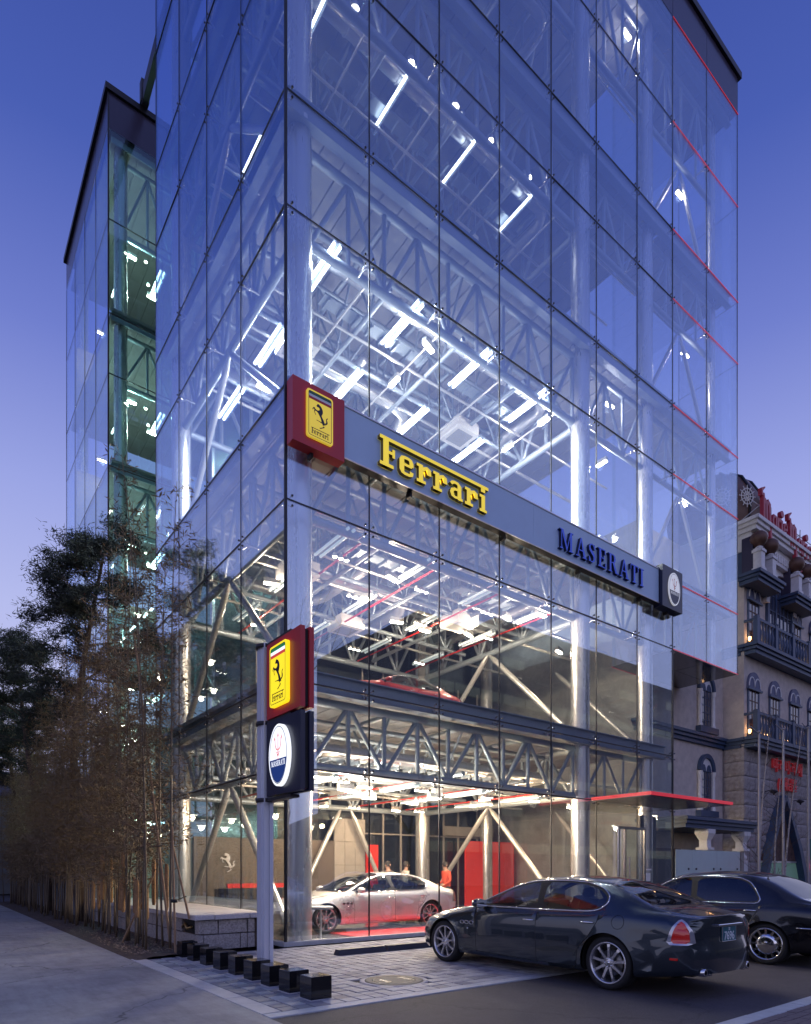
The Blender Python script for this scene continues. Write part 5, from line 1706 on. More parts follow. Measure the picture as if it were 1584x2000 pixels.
def low(x, z, ch):
    if ch == 'a': return [stroke([(x + .32, z + .56), (x + .10, z + .58), (x + .02, z + .32), (x + .10, z + .06), (x + .30, z + .16)], .12), stroke([(x + .34, z + .62), (x + .34, z - .02)], .13)]
    if ch == 'r': return [stroke([(x + .06, z + .62), (x + .06, z - .05)], .13), stroke([(x + .08, z + .46), (x + .20, z + .60), (x + .32, z + .52)], .12)]
    if ch == 'i': return [stroke([(x + .06, z + .62), (x + .06, z - .08)], .15), ellipse(x + .08, z + .90, .15, .15, 12)]
    if ch == 'e': return [stroke([(x + .06, z + .32), (x + .34, z + .36), (x + .26, z + .60), (x + .08, z + .54), (x + .03, z + .24), (x + .14, z + .02), (x + .36, z + .10)], .11)]
def word(x, z):
    put(M_(x, z)); q = x + .98
    for ch, adv in (('a', .46), ('r', .38), ('i', .24), ('e', .45)):
        put(low(q, z, ch)); q += adv
word(22.35, 16.15); word(24.95, 15.95)
fm = MB()
for x in (22.6, 23.6, 24.6, 25.6, 26.6): fm.tube((x, .92, 15.9), (x, .92, 17.2), .025, n=6); fm.tube((x, .92, 17.0), (x - .2, 2.2, 16.3), .02, n=6)
for z in (16.3, 16.9): fm.tube((21.9, .92, z), (28, .92, z), .022, n=6)
for x in (22.6, 23.6, 24.6, 25.6): fm.tube((x, .92, 16.3), (x + 1, .92, 16.9), .015, n=6)
fm.build('frame', M['steel_light'], rt)
fan = MB()
for k in range(9):
    a = PI * k / 8; fan.beam((25.1 + .1 * math.cos(a), 1.15, 16.05 + .1 * math.sin(a)), (25.1 + .75 * math.cos(a), 1.1, 16.05 + .75 * math.sin(a)), .20, .06, up=(0, 1, 0))
fan.build('gilded_fan', mat('gilded', (.45, .24, .06), .4, metal=.5), H)
# Korean channel letters on the stone front
ks = thing('hall_name_sign', 'red channel letters in two rows high on the rough stone front', 'sign', (0, 0, 0))
def kword(s, x0, x1, z, size):
    n = len(s)
    for i, ch in enumerate(s):
        me = text_mesh(ch, size, .05); me.materials.append(M['kred'])
        xs_ = [v.co.x for v in me.vertices]; cx = (min(xs_) + max(xs_)) / 2
        o = link('letter', me, ks)
        px_ = x0 + (x1 - x0) * (i + .5) / n
        o.matrix_local = Matrix(((1, 0, 0, px_ - cx), (0, 0, -1, VF - .12), (0, 1, 0, z), (0, 0, 0, 1)))
kword('마리마리에', 24.55, 27.75, 6.0, .68)
kword('(웨딩홀', 25.0, 27.1, 5.22, .66)
# pointed blue arch and the entrance under it
ar = MB()
L_ = [(23.3, .0), (23.45, 1.0), (23.95, 2.3), (24.7, 3.7), (25.45, 4.85)]; R_ = [(25.45, 4.85), (26.2, 3.7), (27.0, 2.5), (27.6, 1.2), (27.75, 0)]
for p in (L_, R_): ar.prism(stroke(p, [.26, .26, .26, .24, .16] if p is L_ else [.16, .24, .3, .38, .42]), .45, lambda a, c, d: (a, VF - .38 + d, c))
aro = ar.build('pointed_arch', M['bluewood'], H)
MB().prism([(23.55, 1.9), (27.15, 1.9), (26.6, 3.0), (25.45, 4.6), (24.3, 3.0)], .06, lambda a, c, d: (a, VF - .1 + d, c)).build('tympanum', M['crackle'], aro)
MB().box((23.5, VF - .09, 0), (27.5, VF - .05, 1.85)).build('glazed_door', M['greenlit'], aro)
MB().box((23.9, VF - .12, 0), (25.3, VF - .092, .75)).build('lit_screen', mat('warm_screen', (.3, .25, .1), .5, emit=(.8, .65, .2), estr=.12), aro)
MB().box((23.5, VF - .13, 1.84), (27.5, VF - .06, 1.92)).build('door_head', M['steel_light'], aro)
for (x, z) in ((24.1, 5.0), (26.9, 4.75)):
    l_ = MB(); l_.tube((x, VF, z), (x, VF - .35, z + .05), .02, n=6); l_.lathe([(.02, .05), (.16, -.02), (.17, -.06), (.05, -.12), (.02, -.2)], 12, (x, VF - .38, z))
    l_.build('wall_lantern', M['darkmetal'], H)
for (x, z) in ((22.45, 7.35), (24.0, 7.35), (22.45, 11.3), (24.05, 11.3), (26.15, 7.35), (28.3, 7.35), (28.3, 11.3), (26.9, 11.3)):
    lo = MB().lathe([(.03, 0), (.06, .05), (.06, .16), (.02, .18)], 10, (x, VF - .10, z)).build('wall_lamp', M['warmlamp'], H)
    ld = bpy.data.lights.new('lamp_light', 'POINT'); ld.energy = 4; ld.color = (1, .55, .25); ld.shadow_soft_size = .05
    l2 = bpy.data.objects.new('lamp_light', ld); COL.objects.link(l2); l2.parent = lo; l2.location = (x, VF - .25, z + .2)
# windows of the recessed wing: white colonnettes, white scallops and blue sills
def wing_window(x, z, h):
    y = VW - .02
    fo = MB().box((x - .42, y - .02, z), (x + .42, y + .06, z + h)).build('window', M['bluewood'], H)
    MB().box((x - .34, y - .035, z + .05), (x + .34, y - .022, z + h - .02)).build('pane', M['winglass'], fo)
    g3 = MB()
    for k in (-.12, .12): g3.box((x + k - .02, y - .05, z), (x + k + .02, y - .036, z + h))
    for k in range(1, 5): g3.box((x - .34, y - .052, z + h * k / 5 - .015), (x + .34, y - .037, z + h * k / 5 + .015))
    g3.build('glazing_bar', M['bluewood'], fo)
    for s_ in (-1, 1):
        c_ = MB(); c_.lathe([(.11, 0), (.11, .12), (.085, .16), (.085, h - .2), (.11, h - .12), (.12, h)], 12, (x + s_ * .55, y - .06, z)); c_.build('colonnette', M['whitetrim'], fo)
    q = [(x + .56 * math.cos(a), z + h + .04 + .62 * math.sin(a)) for a in np.linspace(0, PI, 18)]
    MB().prism(stroke(q, .17), .14, lambda a, c, d: (a, y - .14 + d, c)).build('arch_band', M['bluewood'], fo)
    pts = [(x + .48 * math.cos(a), z + h + .02 + .54 * math.sin(a)) for a in np.linspace(0, PI, 16)]
    holes = []
    MB().prism(pts, .05, lambda a, c, d: (a, y - .05 + d, c)).build('tympanum', M['whitetrim'], fo)
    for s_ in (-1, 1):
        p2 = [(x + s_ * .22 + .19 * math.cos(a), z + h + .0 + .30 * math.sin(a)) for a in np.linspace(0, PI, 12)]
        MB().prism(p2, .02, lambda a, c, d: (a, y - .062 + d, c)).build('scallop', M['bluewood'], fo)
    MB().box((x - .75, y - .22, z - .26), (x + .75, y, z)).build('window_sill', M['bluewood'], fo)
wing_window(20.6, 7.5, 1.55); wing_window(20.6, 4.0, 1.65)
# porch: blue cornice on white columns
ledge(15.5, .25, 21.0, VW, 3.02, .40).build('porch_cornice', M['bluewood'], H)
for (x, y) in ((17.4, .62), (20.2, .62)):
    c_ = MB()
    c_.box((x - .26, y - .26, 2.86), (x + .26, y + .26, 3.02)); c_.add(*(lambda t0, t1, z0, z1: ([(x - t0, y - t0, z0), (x + t0, y - t0, z0), (x + t0, y + t0, z0), (x - t0, y + t0, z0), (x - t1, y - t1, z1), (x + t1, y - t1, z1), (x + t1, y + t1, z1), (x - t1, y + t1, z1)], [(3, 2, 1, 0), (4, 5, 6, 7), (0, 1, 5, 4), (1, 2, 6, 5), (2, 3, 7, 6), (3, 0, 4, 7)]))(.15, .26, 2.62, 2.86))
    c_.box((x - .15, y - .15, 2.35), (x + .15, y + .15, 2.62)); c_.box((x - .23, y - .23, 2.26), (x + .23, y + .23, 2.35)); c_.lathe([(.15, 1.9), (.21, 1.95), (.21, 2.05), (.14, 2.12), (.14, 2.26)], 16, (x, y, 0)); c_.box((x - .18, y - .18, 0), (x + .18, y + .18, 1.9))
    c_.build('porch_column', M['whitetrim'], H)
MB().box((15.6, VW - .06, .0), (19.6, VW - .02, 2.3)).build('porch_door', M['walldark'], H)
MB().box((15.8, VW - .4, 2.05), (18.0, VW - .1, 2.35)).build('porch_beam', M['brownwood'], H)
# frosted glass screen in front of the porch
gs = thing('glass_screen', 'frosted pale green glass screen with round fixings in front of the porch', 'screen', (0, 0, 0))
for (x0, x1) in ((14.25, 15.3), (15.31, 17.0), (17.01, 18.75)):
    MB().box((x0, -.02, .08), (x1, .0, 2.2)).build('glass_panel', M['frosted'], gs)
for x in (15.05, 15.55, 16.75, 17.25, 18.5):
    for z in (1.15, 1.55):
        MB().lathe([(.001, -.03), (.035, -.03), (.035, 0), (.001, .0)], 10, (x, -.02, z), axis='y').build('round_fixing', M['darkmetal'], gs)
MB().box((18.78, -.05, 0), (19.0, .08, 2.2)).build('end_post', M['wallgrey'], gs)
# ------------------------------------------------------------------ street furniture
cube_m = MB().box((-.135, -.135, 0), (.135, .135, .27), bev=.006).mesh('bollard', M['blackstone'])
base_m = MB().box((-.155, -.155, -.01), (.155, .155, .006)).mesh('mortar_base', M['edging'])
CUB = [(-4.91, 'block bollard at the road end of the row, nearest and largest', 0), (-4.36, 'block bollard second from the road end', .03), (-3.82, 'block bollard third from the road end, just left of the pylon foot', -.02),
       (-3.27, 'block bollard fourth from the road end', .02), (-2.71, 'block bollard in the very middle of the row of nine', -.03), (-2.12, 'block bollard fourth from the planter end', .02),
       (-1.54, 'block bollard third from the planter end', 0), (-.94, 'block bollard second from the planter end', .03), (-.40, 'block bollard touching the planter end, farthest and smallest', -.02)]
for (y, l, r) in CUB:
    o = link('bollard', cube_m); o.location = (-2.02, y + .125, 0); o.rotation_euler = (0, 0, r)
    tag(o, 'polished black ' + l, 'bollard', 'black cube bollards in a row')
    link('mortar_base', base_m, o)
# wheel stops
for (x0, x1, l) in ((.12, 1.16, 'dark wheel stop bar left of the parked saloon, its end in plain view'), (1.19, 2.45, 'dark wheel stop bar partly hidden behind the parked saloon')):
    b = MB(); y0, y1 = -1.80, -1.62
    b.add([(x0, y0, 0), (x1, y0, 0), (x1, y1, 0), (x0, y1, 0), (x0 + .02, y0 + .035, .10), (x1 - .02, y0 + .035, .10), (x1 - .02, y1 - .035, .10), (x0 + .02, y1 - .035, .10)], [(3, 2, 1, 0), (4, 5, 6, 7), (0, 1, 5, 4), (1, 2, 6, 5), (2, 3, 7, 6), (3, 0, 4, 7)])
    tag(b.build('wheel_stop', mat('wheel_stop_rubber', (.03, .032, .05), .6)), l, 'wheel stop', 'wheel stops by the glass front')
# stone planter wall: blocks and cap slabs
P = thing('stone_planter', 'low planter wall of rough granite blocks with pale cap slabs', 'planter', (0, 0, 0))
MB().box((-1.58, .42, 0), (-.12, 9.2, .58)).build('core', M['soil'], P)
RB = random.Random(4)
def granite(x0, y0, x1, y1, z0, z1, m='granite', nm='stone', j=.02):
    nx = 4; b = MB()
    b.box((x0 + j / 2, y0 + j / 2, z0 + j / 2), (x1 - j / 2, y1 - j / 2, z1 - j / 2), bev=.012)
    b.v = [(a + RB.uniform(-.006, .006), c + RB.uniform(-.006, .006), d + RB.uniform(-.004, .004)) for a, c, d in b.v]
    b.build(nm, M[m], P)
for j, (z0, z1, cuts) in enumerate(((0, .30, (-1.62, -1.52, -.80, -.66)), (.30, .575, (-1.62, -1.24, -.66)))):
    for a, b_ in zip(cuts[:-1], cuts[1:]): granite(a, .30, b_, .52, z0, z1)
    y = .52
    k = 0
    while y < 9.2:
        l = .75 if (k + j) % 2 else .62
        if not (j == 1 and k == 0): granite(-1.62, y, -1.44, min(9.2, y + l), z0, z1)
        y += l; k += 1
    granite(-.66, .30, -.50, .9, z0, z1)
MB().box((-1.60, .52, .31), (-1.5, 1.12, .56)).build('niche', M['black'], P)
bk = MB(); bk.path([(-1.63, .62, .44), (-1.70, .68, .40), (-1.70, .80, .48), (-1.70, .95, .42), (-1.63, 1.02, .46)], .03, 8); bk.build('pipe_loop', mat('brass', (.35, .24, .10), .35, metal=.8), P)
x = -1.72
for w in (.38, .70, .36):
    granite(x, .22, x + w, .80, .575, .68, 'granite_cap', 'cap_slab', .016); x += w
y = .80
while y < 9.2: granite(-1.72, y, -1.1, min(9.2, y + .95), .575, .68, 'granite_cap', 'cap_slab', .016); granite(-1.1, y, -.16, min(9.2, y + .95), .575, .67, 'granite_cap', 'cap_slab', .016); y += .95
# boundary wall further along the lane
bw = thing('boundary_wall', 'plain pale boundary wall running along the lane behind the bamboo', 'wall', (0, 0, 0))
y = 9.5
while y < 26:
    MB().box((-1.55, y + .006, 0), (-1.32, y + 2.19, 2.75)).build('wall_panel', M['fencewall'], bw); y += 2.2
MB().box((-1.60, 9.45, 2.75), (-1.27, 26.1, 2.86), bev=.02).build('coping', M['granite_cap'], bw)
granite_p = P
# flagpoles
for (x, y, h, l) in ((17.1, -1.42, 6.2, 'bare steel flagpole nearest the glass showroom, leftmost of three'), (19.0, -1.42, 6.55, 'bare steel flagpole in front of the red hall name sign'), (21.2, -1.42, 6.9, 'bare steel flagpole farthest right, beside the teal banner')):
    f = thing('flagpole', l, 'flagpole', (x, y, 0), 0, 'flagpoles before the hall')
    b = MB(); b.tube((0, 0, 0), (0, 0, h), .055, .038, n=12); b.lathe([(.001, 0), (.06, .02), (.06, .06), (.001, .09)], 10, (0, 0, h)); b.build('pole', M['polemetal'], f)
    a = MB(); a.tube((0, 0, h - .05), (-.70, -.05, h + .10), .018, n=6); a.lathe([(.001, -.03), (.03, 0), (.001, .03)], 8, (-.70, -.05, h + .1)); a.build('arm', M['polemetal'], f)
    MB().lathe([(.18, 0), (.18, .03), (.08, .06)], 16).build('foot', M['polemetal'], f)
# banner and red traffic lamp at the picture's right edge
bn = thing('street_banner', 'narrow teal banner hanging on the farthest flagpole', 'banner', (21.2, -1.42, 0))
MB().box((.06, -.01, 1.9), (.5, .01, 2.7)).build('cloth', mat('teal_cloth', (.02, .16, .13), .7), bn)
tl = thing('signal_lamp', 'small glowing red signal lamp on a post at the right edge', 'lamp', (21.45, -1.75, 0))
MB().tube((0, 0, 0), (0, 0, 1.75), .03, n=8).build('post', M['darkmetal'], tl)
MB().lathe([(.001, -.09), (.09, -.05), (.1, .04), (.05, .1), (.001, .11)], 12, (0, 0, 1.65)).build('red_globe', mat('red_signal', (.8, .05, .02), .4, emit=(1, .06, .02), estr=6), tl)
# small round table and rope post inside the glass
tb = thing('stand_table', 'small round white stand with disc foot behind the corner glass', 'stand', (1.05, .45, .02))
t_ = MB(); t_.lathe([(.001, 0), (.20, 0), (.20, .012), (.03, .03), (.001, .03)], 24); t_.tube((0, 0, .02), (0, 0, .66), .022, n=10); t_.build('foot', M['white'], tb)
MB().lathe([(.001, .66), (.25, .66), (.27, .69), (.25, .715), (.001, .715)], 24).build('top', M['white'], tb)
wp = thing('notice_stand', 'two low printed notices standing on the silver car roof line', 'notice', (0, 0, 0)) if False else None
# ------------------------------------------------------------------ plants
RP = random.Random(21)
def leaf_quad(b, p, d, l, w):
    d = d.normalized(); s_ = d.cross(Vector((RP.uniform(-1, 1), RP.uniform(-1, 1), RP.uniform(-1, 1))))
    if s_.length < 1e-3: return
    s_ = s_.normalized() * w
    b.add([p, p + d * l * .45 - s_, p + d * l, p + d * l * .45 + s_], [(0, 1, 2, 3)])
def bamboo_meshes(h, n):
    """one culm with its twigs, and its dry leaves"""
    c = MB(); lf = MB()
    lean = Vector((RP.uniform(-.05, .05), RP.uniform(-.05, .05), 0))
    P_ = lambda t: Vector((lean.x * h * t * t + .12 * math.sin(3 * t + h), lean.y * h * t * t, h * t))
    c.path([P_(k / 12) for k in range(13)], [.021 * (1 - .78 * k / 12) for k in range(13)], 6)
    k = 0
    t = .24
    while t < 1.0:
        base = P_(t)
        for q in range(RP.choice((2, 3, 3))):
            a = RP.uniform(0, 2 * PI); L_ = RP.uniform(.35, .95) * (1.15 - .75 * t)
            e = RP.uniform(.15, .9)
            d = Vector((math.cos(a), math.sin(a), e)).normalized()
            tip = base + d * L_ + Vector((0, 0, -.1 * L_))
            c.path([base, base + d * L_ * .5, tip], [.005, .004, .0015], 3)
            m = int(n * L_)
            for _ in range(m):
                f = RP.uniform(.25, 1.05); p = base + (tip - base) * f + Vector((RP.gauss(0, .06), RP.gauss(0, .06), RP.gauss(0, .06)))
                dd = d * .5 + Vector((RP.gauss(0, .7), RP.gauss(0, .7), RP.gauss(-.25, .6)))
                leaf_quad(lf, p, dd, RP.uniform(.08, .17), RP.uniform(.007, .013))
        t += RP.uniform(.028, .045)
    return c.mesh('culm', M['culm']), lf.mesh('leaves', M['leaf_dry'], recalc=False)
BM_ = [bamboo_meshes(RP.uniform(6.6, 8.6), 34) for _ in range(7)] + [bamboo_meshes(RP.uniform(4.0, 5.4), 38) for _ in range(4)]
wrap_m = MB().lathe([(.026, .60), (.040, .66), (.038, 1.0), (.041, 1.25), (.028, 1.34)], 8).mesh('straw_wrap', M['wrap'])
bpos = []
y = .75
while y < 24:
    for _ in range(2):
        bpos.append((RP.uniform(-2.5, -1.85), y + RP.uniform(-.1, .1)))
    y += .44 if y < 4 else (.33 if y < 10 else .36)
for i, (x, y) in enumerate(bpos):
    cm, lm = BM_[RP.randrange(7) if RP.random() < .62 else 7 + RP.randrange(4)]
    wrapped = y < 6.5 and RP.random() < .8
    o = thing('bamboo', 'thin brown bamboo with straw-wrapped foot beside the planter wall' if wrapped else 'thin brown bamboo in the dense row along the lane', 'bamboo', (x, y, 0), RP.uniform(0, 6.28), 'wrapped bamboos by the planter' if wrapped else 'bamboos along the lane')
    s_ = RP.uniform(.9, 1.15) * (1.05 if y < 7 else .95)
    o.scale = (s_, s_, s_)
    link('culm', cm, o); link('leaves', lm, o)
    if wrapped:
        w_ = link('straw_wrap', wrap_m, o); w_.scale = (1, 1, RP.uniform(.85, 1.25))
# props
def stake(a, b, l, r=.022):
    bb = MB(); bb.tube(a, b, r, r * .8, n=8)
    tag(bb.build('wooden_stake', M['stake']), l, 'stake', 'wooden props among the bamboo')
stake((-2.48, 2.33, 0), (-2.05, 1.55, 1.45), 'slanting wooden prop standing alone on the bare soil')
stake((-2.10, .12, 0), (-2.02, .55, 2.3), 'upright wooden prop nearest the planter corner')
stake((-1.75, .42, .60), (-2.0, .75, 2.2), 'leaning wooden prop tied to the upright one over the planter cap')
stake((-2.02, .62, 0), (-2.42, 1.6, 6.1), 'very tall thin dark pole leaning through the nearest bamboo', .024)
bpy.data.objects[-1] if False else None
tie = MB(); tie.lathe([(.03, -.03), (.06, -.03), (.06, .03), (.03, .03)], 10, (-2.07, .28, .95)); tie.tube((-2.07, .28, .95), (-1.80, .45, 1.02), .012, n=6)
tag(tie.build('rope_tie', M['black']), 'black tie binding the two props at the planter corner', 'tie')
rail = MB(); rail.tube((-2.2, .6, 1.95), (-2.2, 12, 1.95), .016, n=6)
tag(rail.build('bamboo_rail', M['culm']), 'thin horizontal pole tied across the row of bamboo', 'rail')

# pines
def pine(loc, h, spread, seed, label, nb=26, lean=(0, 0)):
    r = random.Random(seed)
    root = thing('pine_tree', label, 'tree', loc, 0, 'pines behind the bamboo')
    t = MB(); nd = MB()
    P_ = lambda f: Vector((lean[0] * f * f + .25 * math.sin(f * 4 + seed), lean[1] * f * f + .2 * math.sin(f * 3.1), h * f))
    t.path([P_(k / 10) for k in range(11)], [.17 * (1 - .8 * k / 10) for k in range(11)], 9)
    def clump(p, rad, n):
        for _ in range(n):
            d = Vector((r.gauss(0, 1), r.gauss(0, 1), r.gauss(.25, .8)))
            q = p + Vector((r.gauss(0, rad), r.gauss(0, rad), r.gauss(0, rad * .45)))
            l = r.uniform(.09, .2); d = d.normalized()
            s_ = d.cross(Vector((r.uniform(-1, 1), r.uniform(-1, 1), r.uniform(-1, 1))))
            if s_.length < .05: continue
            s_ = s_.normalized() * r.uniform(.010, .018)
            nd.add([q - s_, q + d * l, q + s_], [(0, 1, 2)])
    for k in range(nb):
        f = .56 + .44 * (k / nb) ** .8
        base = P_(f); a = r.uniform(0, 2 * PI)
        L_ = spread * (1.0 - .62 * ((f - .56) / .44)) * r.uniform(.55, 1.1)
        d = Vector((math.cos(a), math.sin(a), r.uniform(-.05, .45))).normalized()
        mid = base + d * L_ * .5 + Vector((r.uniform(-.15, .15), r.uniform(-.15, .15), .08)); tip = base + d * L_ + Vector((0, 0, r.uniform(-.1, .25)))
        t.path([base, mid, tip], [.05 * (1.2 - f), .03 * (1.2 - f) + .006, .008], 5)
        m = int(3 + L_ * 4.2)
        for j in range(m):
            g_ = r.uniform(.35, 1.08)
            p = base + (tip - base) * g_ + Vector((r.gauss(0, .22), r.gauss(0, .22), r.gauss(.08, .12)))
            if r.random() < .6: t.path([base + (tip - base) * max(.1, g_ - .12), p], [.010, .004], 3)
            clump(p, r.uniform(.10, .20), 120)
    t.build('trunk', M['bark'], root); nd.build('crown', M['needle'], root, recalc=False)
    return root
pine((-1.95, 9.2, 0), 11.2, 2.7, 3, 'tall dark pine rising over the bamboo in front of the rear glass block', 34, (.45, -.3))
pine((-2.1, 15.5, 0), 9.8, 3.0, 8, 'broad dark pine farther along the lane at the left edge', 38, (-.6, .2))
pine((-2.3, 21.5, 0), 9.0, 2.8, 13, 'low dark pine deepest in the lane behind the others', 34, (-.4, 0))

# bare white birches before the hall
def birch(a, b, l, seed):
    r = random.Random(seed); root = thing('birch_tree', l, 'tree', a, 0, 'bare birches before the hall')
    d = Vector(b) - Vector(a); t = MB(); tw = MB()
    P_ = lambda f: d * f + Vector((.05 * math.sin(5 * f + seed), .04 * math.sin(4 * f), 0))
    t.path([P_(k / 9) for k in range(10)], [.052 * (1 - .82 * k / 9) for k in range(10)], 8); t.build('trunk', M['birch'], root)
    for k in range(34):
        f = r.uniform(.18, 1); p = P_(f); aa = r.uniform(0, 6.28); L_ = r.uniform(.5, 1.3) * (1.15 - .6 * f)
        e = Vector((math.cos(aa), math.sin(aa), r.uniform(.6, 1.6))).normalized()
        q = p + e * L_; tw.path([p, p + e * L_ * .5 + Vector((.03, 0, 0)), q], [.009, .006, .002], 4)
        for _ in range(4):
            g_ = r.uniform(.3, .95); s_ = p + e * L_ * g_; e2 = (e + Vector((r.gauss(0, .6), r.gauss(0, .6), r.gauss(0, .3)))).normalized(); tw.path([s_, s_ + e2 * L_ * .45], [.004, .0015], 3)
    tw.build('twigs', M['twig'], root); return root
birch((17.35, -1.2, 0), (18.9, -1.0, 6.9), 'slender bare birch left of the others, crossing the stone front', 1)
birch((19.05, -1.1, 0), (19.95, -.9, 5.0), 'shortest bare birch, standing before the pointed blue arch', 2)
birch((19.45, -1.2, 0), (21.9, -.9, 7.2), 'rightmost bare birch, leaning strongly to the right', 3)
pr = MB(); pr.beam((17.3, -1.25, .98), (20.2, -1.25, .98), .05, .07)
for x in (17.5, 19.3, 20.1): pr.tube((x, -1.25, 0), (x, -1.25, 1.0), .03, n=8)
tag(pr.build('tree_support', M['stake']), 'low timber rail holding the birch trunks upright', 'rail')

# across the road (seen mirrored in the glass): bare plane tree, office block, wooded hill
def bare_tree(loc, h, seed, label):
    r = random.Random(seed); root = thing('bare_tree', label, 'tree', loc, 0, 'bare street trees across the road'); t = MB()
    def grow(p, d, L_, rad, lv):
        q = p + d * L_; m = p + d * L_ * .5 + Vector((r.gauss(0, .05), r.gauss(0, .05), 0)) * L_
        t.path([p, m, q], [rad, rad * .85, rad * .68], 5 if lv < 2 else 3)
        if lv >= 6: return
        for _ in range(2 if lv else 4):
            e = (d + Vector((r.gauss(0, .45), r.gauss(0, .45), r.gauss(.12, .25)))).normalized(); grow(q, e, L_ * r.uniform(.62, .86), rad * .6, lv + 1)
    grow(Vector((0, 0, 0)), Vector((0, 0, 1)), h * .26, .2, 0); t.build('branches', M['twig'], root)
bare_tree((9.0, -17.5, 0), 17, 5, 'tall bare street tree mirrored in the panes beside the corner column')
bare_tree((20, -22, 0), 15, 9, 'bare street tree farther down the opposite pavement')
ab = thing('apartment_block', 'dark flat-roofed block across the lane, mirrored in the left-hand glass face', 'building', (0, 0, 0))
MB().box((-24, 20, 0), (-11, 75, 21)).build('wall', M['office'], ab)
for k in range(6):
    for j in range(12): MB().box((-10.97, 21.5 + j * 4.4, 2.2 + k * 3.2), (-10.93, 24 + j * 4.4, 3.8 + k * 3.2)).build('window', M['winglass'], ab)
lh = thing('lane_house', 'low dark house closing the far end of the lane behind the trees', 'house', (0, 0, 0))
MB().box((-6, 36, 0), (9, 46, 6.2)).build('wall', M['office'], lh)
rf = MB(); rf.add([(-6.4, 35.6, 6.2), (9.4, 35.6, 6.2), (9.4, 46.4, 6.2), (-6.4, 46.4, 6.2), (-6.4, 41, 8.4), (9.4, 41, 8.4)], [(0, 1, 5, 4), (2, 3, 4, 5), (0, 4, 3), (1, 2, 5), (3, 2, 1, 0)]); rf.build('roof', M['darkmetal'], lh)
ob = thing('office_block', 'dark banded office block across the road, mirrored in the lower panes', 'building', (0, 0, 0))
MB().box((27, -46, 0), (72, -30, 23)).build('wall', M['office'], ob)
MB().box((40, -50, 23), (66, -34, 27)).build('roof_storey', M['office'], ob)
for k in range(6):
    for j in range(14):
        if k % 2 and j % 3: continue
        MB().box((28 + j * 3.1, -29.98, 3 + k * 3.5), (30.9 + j * 3.1, -29.94, 3.9 + k * 3.5)).build('window', M['office_lit'], ob)
hv = []; hf = []
for i in range(25):
    for j in range(5):
        a = -.2 - i / 24 * 2.2; rr_ = 90 + j * 35
        z = (0, 9, 17, 21, 12)[j] * (1 + .35 * math.sin(i * 1.7) + .2 * math.sin(i * 4.1)) * (.6 + .4 * math.sin(i / 24 * PI))
        hv.append((rr_ * math.cos(a), -11 + rr_ * math.sin(a), z - .1))
for i in range(24):
    for j in range(4): q = i * 5 + j; hf.append((q, q + 1, q + 6, q + 5))
hb = MB(); hb.add(hv, hf, 0, True); tag(hb.build('hills', M['hillmat']), kind='structure')
# ------------------------------------------------------------------ the cars
WS = wheel_parts(.338, 'spoke')
WC = wheel_parts(.322, 'cover')
K = 1.005
c = build_car('parked_car', 'dark blue grey four-door saloon parked nose-in outside the glass front', SPORT, M['paint_dark'], M['car_glass'], WS,
              plate=[('32', .05, .04), ('7696', .145, -.072)], seat_tint='tan')
c.location = (1.09 + .925 * K, -4.99, -.006); c.rotation_euler = (0, 0, PI / 2); c.scale = (K, K * .96, K)
c = build_car('parked_car', 'glossy black limousine with chrome wheel covers beyond the blue grey saloon', LIMO, M['paint_black'], M['car_glass_dark'], WC, vents=False, side_strip=True, fuel_cap=False)
c.location = (5.06 + .92, -6.73 + 1.5, -.012); c.rotation_euler = (0, 0, PI / 2); c.scale = (1.03, 1.03, 1.03)
c = build_car('showroom_car', 'silver four-door saloon on the red platform inside the ground floor', SPORT, M['paint_silver'], M['car_glass'], WS, fuel_cap=False)
c.location = (3.36, 1.45 + .925 * K, .02); c.rotation_euler = (0, 0, PI); c.scale = (K, K, K)
c = build_car('showroom_car', 'red sports car on the floor above, seen over the edge beam', SPORT, M['paint_red'], M['car_glass'], WS, fuel_cap=False, vents=False)
c.location = (4.5, 2.9, 5.62); c.rotation_euler = (0, 0, PI); c.scale = (.86, .95, .84)
# ------------------------------------------------------------------ people in the showroom
def body(name, joints, bones, sub=2):
    names = list(joints); idx = {n: i for i, n in enumerate(names)}
    me = bpy.data.meshes.new(name)
    me.from_pydata([joints[n][0] for n in names], [(idx[a], idx[b]) for a, b in bones], [])
    o = bpy.data.objects.new(name, me); COL.objects.link(o)
    md = o.modifiers.new('skin', 'SKIN'); md.use_smooth_shade = True
    for i, n in enumerate(names):
        r = joints[n][1]; me.skin_vertices[0].data[i].radius = (r, r) if not isinstance(r, tuple) else r
    me.skin_vertices[0].data[0].use_root = True
    s_ = o.modifiers.new('sub', 'SUBSURF'); s_.levels = sub; s_.render_levels = sub
    dg = bpy.context.evaluated_depsgraph_get(); dg.update()
    out = bpy.data.meshes.new_from_object(o.evaluated_get(dg))
    bpy.data.objects.remove(o); return out
J = {'pel': ((0, 0, .96), (.155, .11)), 'sp': ((0, 0, 1.12), (.15, .105)), 'ch': ((.02, 0, 1.32), (.175, .12)), 'nk': ((.03, 0, 1.48), .062), 'hd0': ((.045, 0, 1.56), .070), 'hd1': ((.055, 0, 1.66), .098), 'hd2': ((.05, 0, 1.735), .085)}
Bn = [('pel', 'sp'), ('sp', 'ch'), ('ch', 'nk'), ('nk', 'hd0'), ('hd0', 'hd1'), ('hd1', 'hd2')]
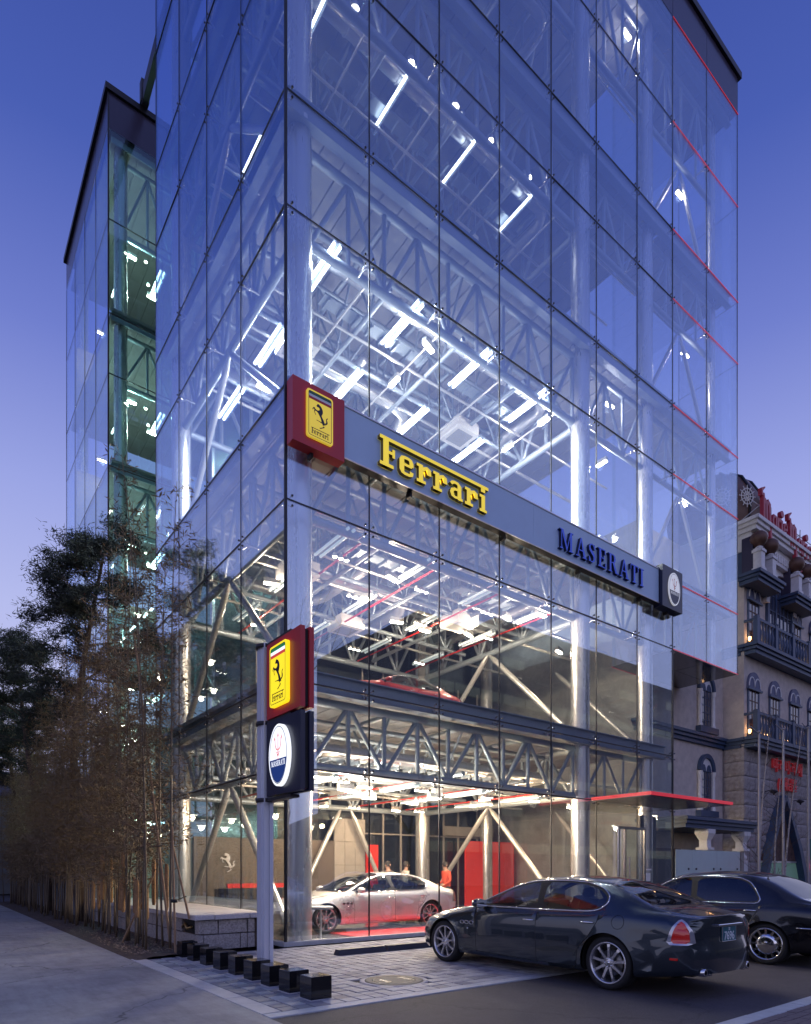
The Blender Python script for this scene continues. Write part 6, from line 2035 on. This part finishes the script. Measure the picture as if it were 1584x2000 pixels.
for s_, n in ((1, 'l'), (-1, 'r')):
    J[n + 'sh'] = ((.01, .19 * s_, 1.41), .068); J[n + 'el'] = ((-.03 + (.03 if s_ > 0 else 0), .26 * s_, 1.13), .050); J[n + 'wr'] = ((.20, .20 * s_, 1.0), .033); J[n + 'ha'] = ((.27, .17 * s_, .99), .036)
    J[n + 'hp'] = ((0, .095 * s_, .90), .098); J[n + 'kn'] = ((.03 * s_, .10 * s_, .50), .065); J[n + 'an'] = ((.03 * s_ - .02, .11 * s_, .09), .043); J[n + 'to'] = ((.03 * s_ + .14, .12 * s_, .035), .035)
    Bn += [('ch', n + 'sh'), (n + 'sh', n + 'el'), (n + 'el', n + 'wr'), (n + 'wr', n + 'ha'), ('pel', n + 'hp'), (n + 'hp', n + 'kn'), (n + 'kn', n + 'an'), (n + 'an', n + 'to')]
    for q in range(4):
        J[n + 'f%d' % q] = ((.33 - .008 * abs(q - 1), (.145 + .02 * q) * s_, .985 - .01 * q), .009); J[n + 'g%d' % q] = ((.355 - .01 * abs(q - 1), (.145 + .02 * q) * s_, .955 - .01 * q), .008)
        Bn += [(n + 'ha', n + 'f%d' % q), (n + 'f%d' % q, n + 'g%d' % q)]
    J[n + 'th'] = ((.29, .13 * s_, 1.01), .010); Bn += [(n + 'ha', n + 'th')]
pbm = body('body', J, Bn, 1)
pbm.materials.clear()
for m_ in ('jacket', 'trouser', 'skin', 'hair'): pbm.materials.append(M[m_])
for f in pbm.polygons:
    c_ = f.center
    f.material_index = 2 if (c_.z > 1.475 or (c_.x > .205 and .9 < c_.z < 1.06)) else (0 if c_.z > .90 else (1 if c_.z > .07 else 3))
pbm2 = pbm.copy(); pbm2.materials[0] = mat('grey_coat', (.16, .15, .15), .8)
pbm3 = pbm.copy(); pbm3.materials[0] = mat('pale_shirt', (.55, .52, .48), .8)
def person(loc, rz, label, bmesh_=None):
    o = thing('person', label, 'person', loc, rz, 'people in the showroom')
    link('body', bmesh_ or pbm, o)
    h = MB(); h.lathe([(.001, .125), (.06, .115), (.098, .065), (.108, .0), (.095, -.06)], 16, (.035, 0, 1.665)); h.build('hair', M['hair'], o)
    f = MB()
    for s_ in (-.035, .035): f.lathe([(.001, .012), (.012, 0), (.001, -.012)], 8, (.148, s_, 1.665), axis='x')
    f.build('eyes', M['ink'], o)
    n_ = MB(); n_.add([(.15, 0, 1.675), (.18, 0, 1.63), (.148, -.02, 1.625), (.148, .02, 1.625)], [(0, 1, 2), (0, 3, 1), (1, 3, 2)]); n_.build('nose', M['skin'], o)
    m_ = MB(); m_.box((.138, -.025, 1.592), (.149, .025, 1.60)); m_.build('mouth', mat('lips', (.3, .1, .09), .5), o)
    e_ = MB()
    for s_ in (-1, 1): e_.lathe([(.001, .03), (.018, .02), (.02, -.02), (.001, -.03)], 8, (.05, .098 * s_, 1.65))
    e_.build('ear', M['skin'], o)
    return o
person((8.55, 5.0, .02), PI * .95, 'person in a red jacket and dark trousers standing by the red panel')
person((6.55, 5.6, .02), PI * 1.1, 'person in a grey coat half hidden behind the silver car, left of a pair', pbm2)
person((7.15, 5.5, .02), -.3, 'person in a pale shirt half hidden behind the silver car, right of a pair', pbm3)
